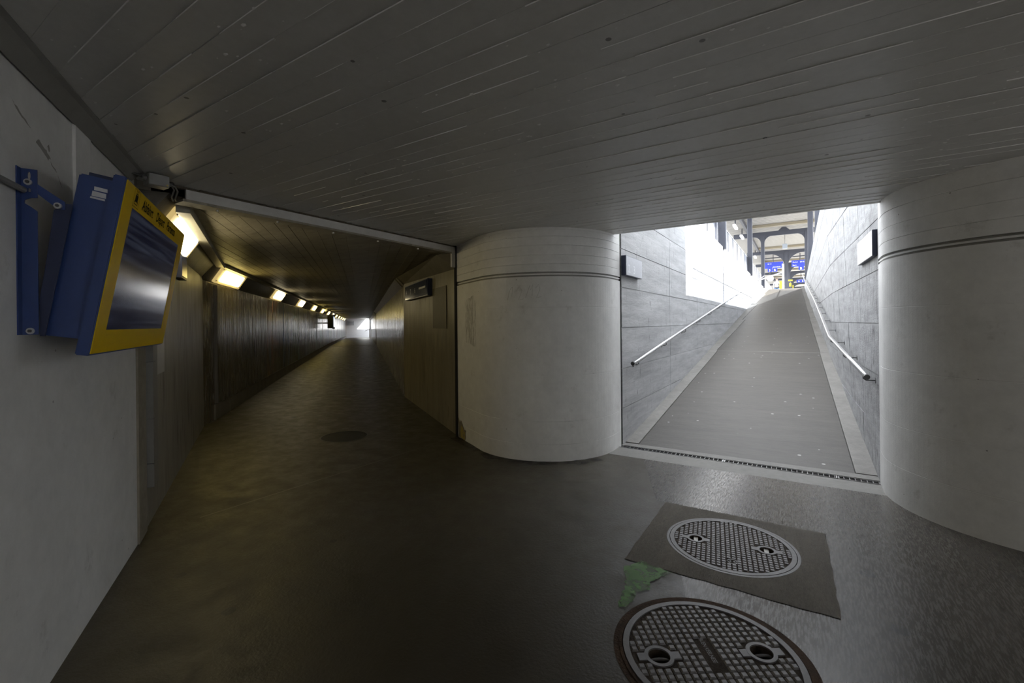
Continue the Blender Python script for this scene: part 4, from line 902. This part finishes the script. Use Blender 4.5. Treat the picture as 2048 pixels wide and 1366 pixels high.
manhole(M2C, M2R, 'nearer rusty cast iron manhole cover cut by the bottom of the picture', 0.0335, 0.0300, math.radians(34.4), 0.226, 0.046, 'BLIEN KEELNESE', False, proud=0.008)
bm = B(); plate(bm, circ(M2C[0], M2C[1], 0.412, 56), [circ(M2C[0], M2C[1], 0.388, 56)], flat, 0.0018, 0.0018); obj('rust_ring', bm, rust_m, floor)
sd = thing('round_drain', (SDC[0], SDC[1], 0.0), 'small round floor drain with slanting slots at the tunnel mouth', 'drain')
bm = B(); plate(bm, circ(SDC[0], SDC[1], SDR, 40), [circ(SDC[0], SDC[1], SDR - 0.02, 40)], flat, -0.03, 0.002); obj('frame_ring', bm, steel_dark, sd)
bm = B(); plate(bm, circ(SDC[0], SDC[1], SDR - 0.005, 40), [], flat, -0.07, -0.06); obj('trough', bm, dark_gap, sd)
bm = B(); da = math.radians(97)
for i in range(-13, 14):
    w = i * 0.0215; hl = math.sqrt(max(0, (SDR - 0.02) ** 2 - w * w))
    if hl < 0.02: continue
    def Q(a, b, z): return (SDC[0] + a * math.cos(da) - b * math.sin(da), SDC[1] + a * math.sin(da) + b * math.cos(da), z)
    hexa(bm, [Q(-hl, w - .006, -0.025), Q(hl, w - .006, -0.025), Q(hl, w + .006, -0.025), Q(-hl, w + .006, -0.025), Q(-hl, w - .006, 0.0), Q(hl, w - .006, 0.0), Q(hl, w + .006, 0.0), Q(-hl, w + .006, 0.0)])
for b_ in (-0.12, 0.12):
    hexa(bm, [Q(b_ - .008, -0.25, -0.03), Q(b_ + .008, -0.25, -0.03), Q(b_ + .008, 0.25, -0.03), Q(b_ - .008, 0.25, -0.03), Q(b_ - .008, -0.25, -0.012), Q(b_ + .008, -0.25, -0.012), Q(b_ + .008, 0.25, -0.012), Q(b_ - .008, 0.25, -0.012)])
o = obj('grate', bm, steel_dark, sd); o['kind'] = 'stuff'

# ------------------------------------------------------------------ up on the platform
PZ = 3.5
bm = B(); box(bm, (-9.0, 8.9, 3.2), (XL - 0.39, 140, 3.52)); plat = struct('platform', bm, platform_m)
bm = B(); box(bm, (1.04, 8.9, 3.2), (8.0, 140, 3.52)); obj('slab', bm, platform_m, plat)
bm = B(); box(bm, (XL - 0.395, YT - 0.02, 3.15), (1.045, 140, PZ)); obj('slab', bm, platform_m, plat)
bm = B(); box(bm, (-9.05, 8.9, 1.9), (-8.95, 140, 3.52)); box(bm, (7.95, 8.9, 1.9), (8.05, 140, 3.52)); obj('edge_wall', bm, platform_m, plat)
bm = B(); plate(bm, [(-90, -40), (-9.1, -40), (-9.1, 140), (-90, 140)], [[FT.xy(55.3, 2.62), FT.xy(55.3, 9.0), FT.xy(S_END + 0.3, 9.0), FT.xy(S_END + 0.3, 2.62)]], lambda a, b, t_: (a, b, t_), 2.82, 3.05)
box(bm, (8.1, 9, 2.3), (70, 140, 2.5)); struct('ground', bm, concrete('track_ballast', (0.33, 0.31, 0.29), 0.9, bump=0.6, bscale=20))
# canopy roof
bm = B(); yy = 12.0; rows = []
zr = 7.18
while yy < 110:
    for dyy, dz in ((0.0, 0.0), (0.10, 0.0), (0.13, 0.08), (0.22, 0.08)):
        rows.append((yy + dyy, zr + dz))
    yy += 0.25 if yy < 50 else 0.5
prev = None
for (y_, z_) in rows:
    cur = [bm.verts.new((x_, y_, z_ + dz_)) for x_, dz_ in ((-3.75, 0.02), (-2.62, 0.0), (-0.7, 0.0), (2.28, 0.02))]
    if prev:
        for k in range(3): bm.faces.new((prev[k], prev[k + 1], cur[k + 1], cur[k]))
    prev = cur
roof = tag(obj('canopy_roof', bm, roof_m), 'pale corrugated canopy roof above the platform at the top of the ramp', 'roof')
for x_ in (-2.56, 1.2):
    bm = B(); box(bm, (x_ - 0.06, 12, 6.92), (x_ + 0.06, 108, 7.16)); obj('edge_beam', bm, rail_paint, roof)
for y_ in (30.6, 40, 49, 58, 67, 76):
    bm = B(); box(bm, (-2.5, y_ - 0.12, 7.02), (1.15, y_ + 0.12, 7.17)); obj('purlin', bm, purlin_m, roof)
# portal frames (two columns) standing on the ramp walls, then single Y columns on the platform
def spandrel(bm, x, y, side, r, ztop, th=0.10):
    pts = [(x, ztop - r)] + [(x + side * (r - r * math.cos(a)), ztop - r + r * math.sin(a)) for a in [k * PI / 16 for k in range(1, 9)]] + [(x, ztop)]
    plate(bm, pts, [], lambda a, b, t_: (a, y + t_, b), -th / 2, th / 2)
names = ['nearest to the slab edge', 'second along the ramp', 'at the top of the ramp']
for i, y_ in enumerate((14.0, 22.9, 32.0)):
    xr = 0.50
    t = thing('canopy_frame', (-0.65, y_, 3.5), 'dark blue-grey steel portal frame straddling the ramp, %s' % names[i], 'frame')
    for x_ in (XL - 0.02, xr):
        bm = B(); box(bm, (x_ - 0.10, y_ - 0.09, 3.5), (x_ + 0.10, y_ + 0.09, 6.80)); bmesh.ops.bevel(bm, geom=[e for e in bm.edges if abs(e.verts[0].co.z - e.verts[1].co.z) > 1], offset=0.015, segments=1, affect='EDGES'); obj('column', bm, rail_paint, t)
    bm = B(); box(bm, (-3.4, y_ - 0.07, 6.70), (2.1, y_ + 0.07, 6.98)); spandrel(bm, XL + 0.08, y_, 1, 0.42, 6.71); spandrel(bm, XL - 0.12, y_, -1, 0.42, 6.71); spandrel(bm, xr - 0.10, y_, -1, 0.42, 6.71); spandrel(bm, xr + 0.10, y_, 1, 0.42, 6.71); obj('beam', bm, rail_paint, t)
    bm = B(); hexa(bm, [(-0.95, y_ - .06, 6.98), (-0.35, y_ - .06, 6.98), (-0.35, y_ + .06, 6.98), (-0.95, y_ + .06, 6.98), (-0.76, y_ - .06, 7.16), (-0.54, y_ - .06, 7.16), (-0.54, y_ + .06, 7.16), (-0.76, y_ + .06, 7.16)]); obj('seat_block', bm, rail_paint, t)
ordn = ['first', 'second', 'third', 'fourth', 'fifth', 'sixth']
for i, y_ in enumerate((41.0, 50.0, 59.0, 68.0, 77.0, 86.0)):
    x_ = -0.70
    t = thing('canopy_frame', (x_, y_, 3.5), 'dark steel single column with curved arms, %s beyond the ramp top' % ordn[i], 'frame')
    bm = B(); box(bm, (x_ - 0.12, y_ - 0.10, 3.5), (x_ + 0.12, y_ + 0.10, 6.85)); obj('column', bm, rail_paint, t)
    bm = B(); box(bm, (-3.4, y_ - 0.07, 6.72), (2.1, y_ + 0.07, 6.98)); spandrel(bm, x_ + 0.12, y_, 1, 1.0, 6.73); spandrel(bm, x_ - 0.12, y_, -1, 1.0, 6.73); obj('beam', bm, rail_paint, t)
bm = B(); tube(bm, [(-0.90, 40.78, 3.5), (-0.90, 40.78, 5.9)], 0.07, 12); tag(obj('downpipe', bm, plain('white_pipe', (0.8, 0.8, 0.8), 0.4)), 'white downpipe on the first single canopy column', 'pipe')
# hanging light and speaker under the canopy
hb = thing('hanging_speaker', (-0.65, 34.5, 6.2), 'small grey box hanging under the canopy at the ramp top', 'speaker')
bm = B(); box(bm, (-0.79, 34.4, 6.20), (-0.51, 34.65, 6.50)); obj('casing', bm, plain('speaker_grey', (0.25, 0.28, 0.32), 0.5), hb)
bm = B(); tube(bm, [(-0.65, 34.5, 6.5), (-0.65, 34.5, 7.18)], 0.03, 8); obj('rod', bm, trim_m, hb)
for i, y_ in enumerate((24.0, 27.6, 31.2, 36.5, 41.5)):
    t = thing('strip_light', (-2.85, y_, 6.62), 'white strip light under the canopy edge left of the ramp, %s from the slab' % ordn[i], 'lamp', 'strip lights under the canopy edge')
    bm = B(); box(bm, (-2.92, y_ - 0.6, 6.62), (-2.78, y_ + 0.6, 6.72)); obj('tube_cover', bm, plain('strip_light_white', (0.85, 0.85, 0.85), 0.4, emit=(1, 1, 1), es=0.6, var=0), t)
    bm = B(); box(bm, (-2.87, y_ - 0.1, 6.72), (-2.83, y_ + 0.1, 7.2)); obj('hanger', bm, rail_paint, t)
def glass_mat(name, base, tint, mix, rough):
    m = D.materials.new(name); m.use_nodes = True; nt = m.node_tree; o_ = nt.nodes['Material Output']; b_ = nt.nodes['Principled BSDF']
    b_.inputs['Base Color'].default_value = rgb(base); b_.inputs['Roughness'].default_value = rough
    t_ = nd(nt, 'ShaderNodeBsdfTransparent'); t_.inputs['Color'].default_value = rgb(tint); x_ = nd(nt, 'ShaderNodeMixShader'); x_.inputs[0].default_value = mix
    nt.links.new(t_.outputs[0], x_.inputs[1]); nt.links.new(b_.outputs[0], x_.inputs[2]); nt.links.new(x_.outputs[0], o_.inputs['Surface'])
    return m
panel_frost = glass_mat('frosted_railing_panel', (0.16, 0.17, 0.20), (0.7, 0.72, 0.78), 0.78, 0.4)
# railings on both ramp walls
def railing(xf, y0_, y1_, z0_, htop, label, step, pm):
    t = thing('railing', (xf(y0_), y0_, z0_), label, 'railing')
    y = y0_
    while y < y1_ - 0.1:
        e = min(y + step, y1_)
        bm = B(); hexa(bm, [(xf(y) - .008, y + 0.03, z0_ + 0.02), (xf(e) - .008, e - 0.03, z0_ + 0.02), (xf(e) + .008, e - 0.03, z0_ + 0.02), (xf(y) + .008, y + 0.03, z0_ + 0.02),
                            (xf(y) - .008, y + 0.03, htop - 0.06), (xf(e) - .008, e - 0.03, htop - 0.06), (xf(e) + .008, e - 0.03, htop - 0.06), (xf(y) + .008, y + 0.03, htop - 0.06)]); obj('panel', bm, pm, t)
        bm = B(); box(bm, (xf(y) - .02, y - 0.02, z0_), (xf(y) + .02, y + 0.02, htop)); obj('post', bm, rail_paint, t)
        y = e
    bm = B(); hexa(bm, [(xf(y0_) - .012, y0_, htop - 0.03), (xf(y1_) - .012, y1_, htop - 0.03), (xf(y1_) + .012, y1_, htop - 0.03), (xf(y0_) + .012, y0_, htop - 0.03), (xf(y0_) - .012, y0_, htop), (xf(y1_) - .012, y1_, htop), (xf(y1_) + .012, y1_, htop), (xf(y0_) + .012, y0_, htop)]); obj('top_rail', bm, plain('pale_rail', (0.6, 0.6, 0.6), 0.4), t)
railing(lambda y: XL - 0.16, 9.6, 31.6, 3.565, 4.42, 'panelled grey railing along the top of the left ramp wall', 1.35, panel_frost)
railing(lambda y: top_x(y) + 0.33, 9.6, 31.6, 3.60, 4.42, 'panelled grey railing along the top of the right ramp wall', 1.35, panel_glass)
bm = B(); tube(bm, [(XL + 0.05, 28.5, 3.75), (XL + 0.9, 32.6, 4.45), (XL + 1.0, 33.2, 4.5)], 0.03, 8); tag(obj('barrier_bar', bm, plain('pale_rail', (0.6, 0.6, 0.6), 0.4)), 'pale slanting bar at the end of the left ramp railing', 'bar')
# blue hanging signs
def hang_sign(x0, x1, y_, z0_, z1_, texts, label, rods=True, short=0.0):
    t = thing('platform_sign', ((x0 + x1) / 2, y_, z0_), label, 'sign')
    bm = B(); box(bm, (x0, y_, z0_), (x1, y_ + 0.12, z1_)); f = obj('casing', bm, sign_blue_lit, t)
    for (s_, x_, z_, sz) in texts:
        bm = B(); text_bm(bm, s_, sz, lambda a, b, t_: (x_ + a, y_ - 0.004, z_ + b), 0, 1.0); obj('lettering', bm, white_ink, f)
    if rods:
        bm = B(); tube(bm, [((x0 + x1) / 2, y_ + .06, z1_), ((x0 + x1) / 2, y_ + .06, 7.17)], 0.03, 8); obj('hanger', bm, rail_paint, t)
        bm = B(); box(bm, (x0 - 0.1, y_ + 0.03, 6.88), (x1 + 0.1, y_ + 0.09, 6.96)); obj('carrier_bar', bm, rail_paint, t)
    if short:
        for x_ in (x0 + 0.06, x1 - 0.06):
            bm = B(); tube(bm, [(x_, y_ + .06, z1_ - .01), (x_, y_ + .06, z1_ + short)], 0.015, 6); obj('hanger', bm, rail_paint, t)
    return t
hang_sign(-2.45, -1.0, 45.0, 6.02, 6.56, [('20 11', -2.15, 6.36, 0.14), ('uhrenlinie', -1.78, 6.08, 0.15)], 'left blue hanging train indicator beyond the ramp top')
hang_sign(-0.38, 0.85, 45.0, 6.04, 6.58, [('Zurich', -0.30, 6.38, 0.14), ('20 02', 0.22, 6.38, 0.14), ('Bern', -0.30, 6.12, 0.14)], 'right blue hanging train indicator beyond the ramp top')
hang_sign(-2.14, -1.80, 45.0, 5.73, 6.01, [('3', -2.06, 5.78, 0.26)], 'small blue 3 sign below the left train indicator', False, 0.0)
hang_sign(-1.76, -1.42, 45.0, 5.73, 6.01, [('B', -1.68, 5.78, 0.26)], 'small blue B sign below the left train indicator', False, 0.0)
hang_sign(0.12, 0.50, 45.0, 5.74, 6.041, [('B', 0.22, 5.79, 0.26)], 'small blue B sign below the right train indicator', False, 0.0)
hang_sign(-0.03, 0.80, 60.0, 5.77, 6.07, [('A', 0.10, 5.82, 0.26), ('2', 0.48, 5.82, 0.26)], 'small distant blue sign reading A 2 by the right railing')
hang_sign(-2.60, -1.93, 22.0, 6.02, 6.42, [], 'blue hanging sign cut off by the slab edge at the upper left of the ramp')
ck = thing('station_clock', (-2.26, 52.0, 5.42), 'round white station clock in the distance left of the canopy columns', 'clock')
bm = B(); cyl(bm, (-2.26, 51.95, 5.74), (0, 1, 0), 0.33, 0.10, 24); obj('casing', bm, trim_m, ck)
bm = B(); cyl(bm, (-2.26, 51.94, 5.74), (0, 1, 0), 0.29, 0.01, 24); fcl = obj('dial', bm, white_ink, ck)
bm = B(); box(bm, (-2.275, 51.93, 5.74), (-2.245, 51.938, 5.97)); hexa(bm, [(-2.26, 51.93, 5.725), (-2.08, 51.93, 5.64), (-2.08, 51.938, 5.64), (-2.26, 51.938, 5.725), (-2.26, 51.93, 5.755), (-2.07, 51.93, 5.67), (-2.07, 51.938, 5.67), (-2.26, 51.938, 5.755)]); obj('hands', bm, black_ink, fcl)
bm = B(); tube(bm, [(-2.26, 52, 6.07), (-2.26, 52, 7.2)], 0.03, 8); obj('hanger', bm, rail_paint, ck)
# yellow furniture on the platform
def stele(x0, x1, y_, z1_, label, cap=None):
    t = thing('timetable_board', ((x0 + x1) / 2, y_, PZ), label, 'board')
    bm = B(); box(bm, (x0, y_, PZ + 0.5), (x1, y_ + 0.08, z1_)); obj('board', bm, yellow_m, t)
    for x_ in (x0, x1 - 0.05):
        bm = B(); box(bm, (x_, y_ + 0.085, PZ), (x_ + 0.05, y_ + 0.13, z1_)); obj('post', bm, rail_paint, t)
stele(-1.30, -1.10, 46.0, 4.97, 'yellow timetable board on the platform left of the white downpipe')
stele(-0.335, -0.26, 46.5, 4.58, 'slim yellow marker board on the platform, rightmost of the yellow ones')
t = thing('ticket_validator', (-0.49, 46.0, PZ), 'yellow and grey ticket machine on the platform right of the canopy column', 'machine')
bm = B(); box(bm, (-0.56, 46.0, PZ), (-0.43, 46.2, 4.45)); obj('body', bm, rail_paint, t)
bm = B(); box(bm, (-0.57, 45.99, 4.45), (-0.42, 46.21, 4.75)); obj('head', bm, yellow_m, t)
bm = B(); box(bm, (-0.66, 45.98, 4.94), (-0.32, 46.25, 5.03)); obj('top_sign', bm, yellow_m, t)
bm = B(); tube(bm, [(-0.49, 46.1, 4.75), (-0.49, 46.1, 4.94)], 0.04, 8); obj('neck', bm, rail_paint, t)
# a person waiting on the platform
def skin_body(name, verts, edges_, mat, parent, sub=2):
    base = origin_of(parent)
    me = D.meshes.new(name); me.from_pydata([Vector(v[0]) - base for v in verts], edges_, [])
    o = D.objects.new(name, me); link(o, parent)
    sk = o.modifiers.new('skin', 'SKIN'); sk.use_smooth_shade = True
    for i, v in enumerate(verts):
        me.skin_vertices[0].data[i].radius = v[1]
    me.skin_vertices[0].data[0].use_root = True
    o.modifiers.new('sub', 'SUBSURF').levels = sub
    me.materials.append(mat)
    return o
px_, py_ = -1.52, 46.6
pr = thing('person', (px_, py_, PZ), 'person in a white top and blue jeans standing on the far platform', 'person')
def pp(x, y, z): return (px_ + x, py_ + y, PZ + z)
skin_body('body', [(pp(0, 0, 0.95), (0.15, 0.11)), (pp(0, 0, 1.15), (0.145, 0.10)), (pp(0, 0, 1.36), (0.17, 0.105)), (pp(0, 0, 1.47), (0.07, 0.06)), (pp(0, -0.01, 1.53), (0.05, 0.05)), (pp(0, -0.02, 1.62), (0.078, 0.095)), (pp(0, -0.01, 1.70), (0.07, 0.085)),
    (pp(0.20, 0, 1.40), (0.058, 0.058)), (pp(0.25, 0.02, 1.14), (0.045, 0.045)), (pp(0.24, -0.10, 0.93), (0.034, 0.034)), (pp(0.235, -0.14, 0.84), (0.03, 0.04)),
    (pp(-0.20, 0, 1.40), (0.058, 0.058)), (pp(-0.25, 0.02, 1.14), (0.045, 0.045)), (pp(-0.24, -0.06, 0.92), (0.034, 0.034)), (pp(-0.235, -0.09, 0.83), (0.03, 0.04))],
    [(0, 1), (1, 2), (2, 3), (3, 4), (4, 5), (5, 6), (2, 7), (7, 8), (8, 9), (9, 10), (2, 11), (11, 12), (12, 13), (13, 14)], shirt_m, pr)
skin_body('jeans', [(pp(0, 0, 0.97), (0.165, 0.125)), (pp(0.10, 0, 0.84), (0.10, 0.10)), (pp(0.13, -0.01, 0.48), (0.068, 0.07)), (pp(0.15, 0.01, 0.10), (0.05, 0.055)), (pp(-0.10, 0, 0.84), (0.10, 0.10)), (pp(-0.13, -0.01, 0.48), (0.068, 0.07)), (pp(-0.15, 0.01, 0.10), (0.05, 0.055))],
    [(0, 1), (1, 2), (2, 3), (0, 4), (4, 5), (5, 6)], jeans_m, pr)
for sx in (-1, 1):
    skin_body('shoe', [(pp(sx * 0.15, 0.03, 0.05), (0.045, 0.045)), (pp(sx * 0.155, -0.12, 0.035), (0.042, 0.032)), (pp(sx * 0.16, -0.18, 0.03), (0.03, 0.025))], [(0, 1), (1, 2)], shoe_m, pr, 1)
    bm = B(); bmesh.ops.create_uvsphere(bm, u_segments=8, v_segments=6, radius=0.012, matrix=Matrix.Translation(pp(sx * 0.03, -0.105, 1.63))); obj('eye', bm, black_ink, pr)
bm = B(); bmesh.ops.create_uvsphere(bm, u_segments=14, v_segments=10, radius=0.098, matrix=Matrix.Translation(pp(0, -0.115 + 0.085, 1.63)) @ Matrix.Diagonal((0.82, 0.92, 1.15, 1))); obj('face', bm, skin_m, pr, True)
bm = B(); bmesh.ops.create_uvsphere(bm, u_segments=14, v_segments=10, radius=0.115, matrix=Matrix.Translation(pp(0, 0.005, 1.675)) @ Matrix.Diagonal((0.86, 0.95, 0.95, 1))); obj('hair', bm, hair_m, pr, True)
for sx in (-1, 1):
    bm = B(); bmesh.ops.create_uvsphere(bm, u_segments=8, v_segments=6, radius=0.042, matrix=Matrix.Translation(pp(sx * 0.236, -0.14 if sx > 0 else -0.09, 0.80))); obj('hand', bm, skin_m, pr, True)

# ------------------------------------------------------------------ tube lamps added out of view to brighten the hall and its ceiling
def add_fill_lamp(x, y, label, power):
    t = thing('fill_lamp', (x, y, H - 0.24), label, 'lamp')
    bm = B(); tube(bm, [(x - 0.72, y, H - 0.22), (x + 0.72, y, H - 0.22)], 0.045, 14); obj('tube_cover', bm, plain('fill_lamp_glow', (0.9, 0.9, 0.85), 0.4, emit=(1.0, 0.96, 0.93), es=power, var=0), t)
    for sx in (-0.76, 0.72):
        bm = B(); tube(bm, [(x + sx, y, H - 0.22), (x + sx + 0.04, y, H - 0.22)], 0.05, 14); obj('end_cap', bm, lamp_frame_m, t)
    for sx in (-0.5, 0.5):
        bm = B(); tube(bm, [(x + sx, y, H - 0.178), (x + sx, y, H)], 0.008, 8); obj('rod', bm, steel_dark, t)
add_fill_lamp(1.6, -1.55, 'added tube lamp behind the viewer, brightening the hall', 4.8)
add_fill_lamp(3.6, 1.9, 'added tube lamp out of view to the right, brightening the hall', 4.8)
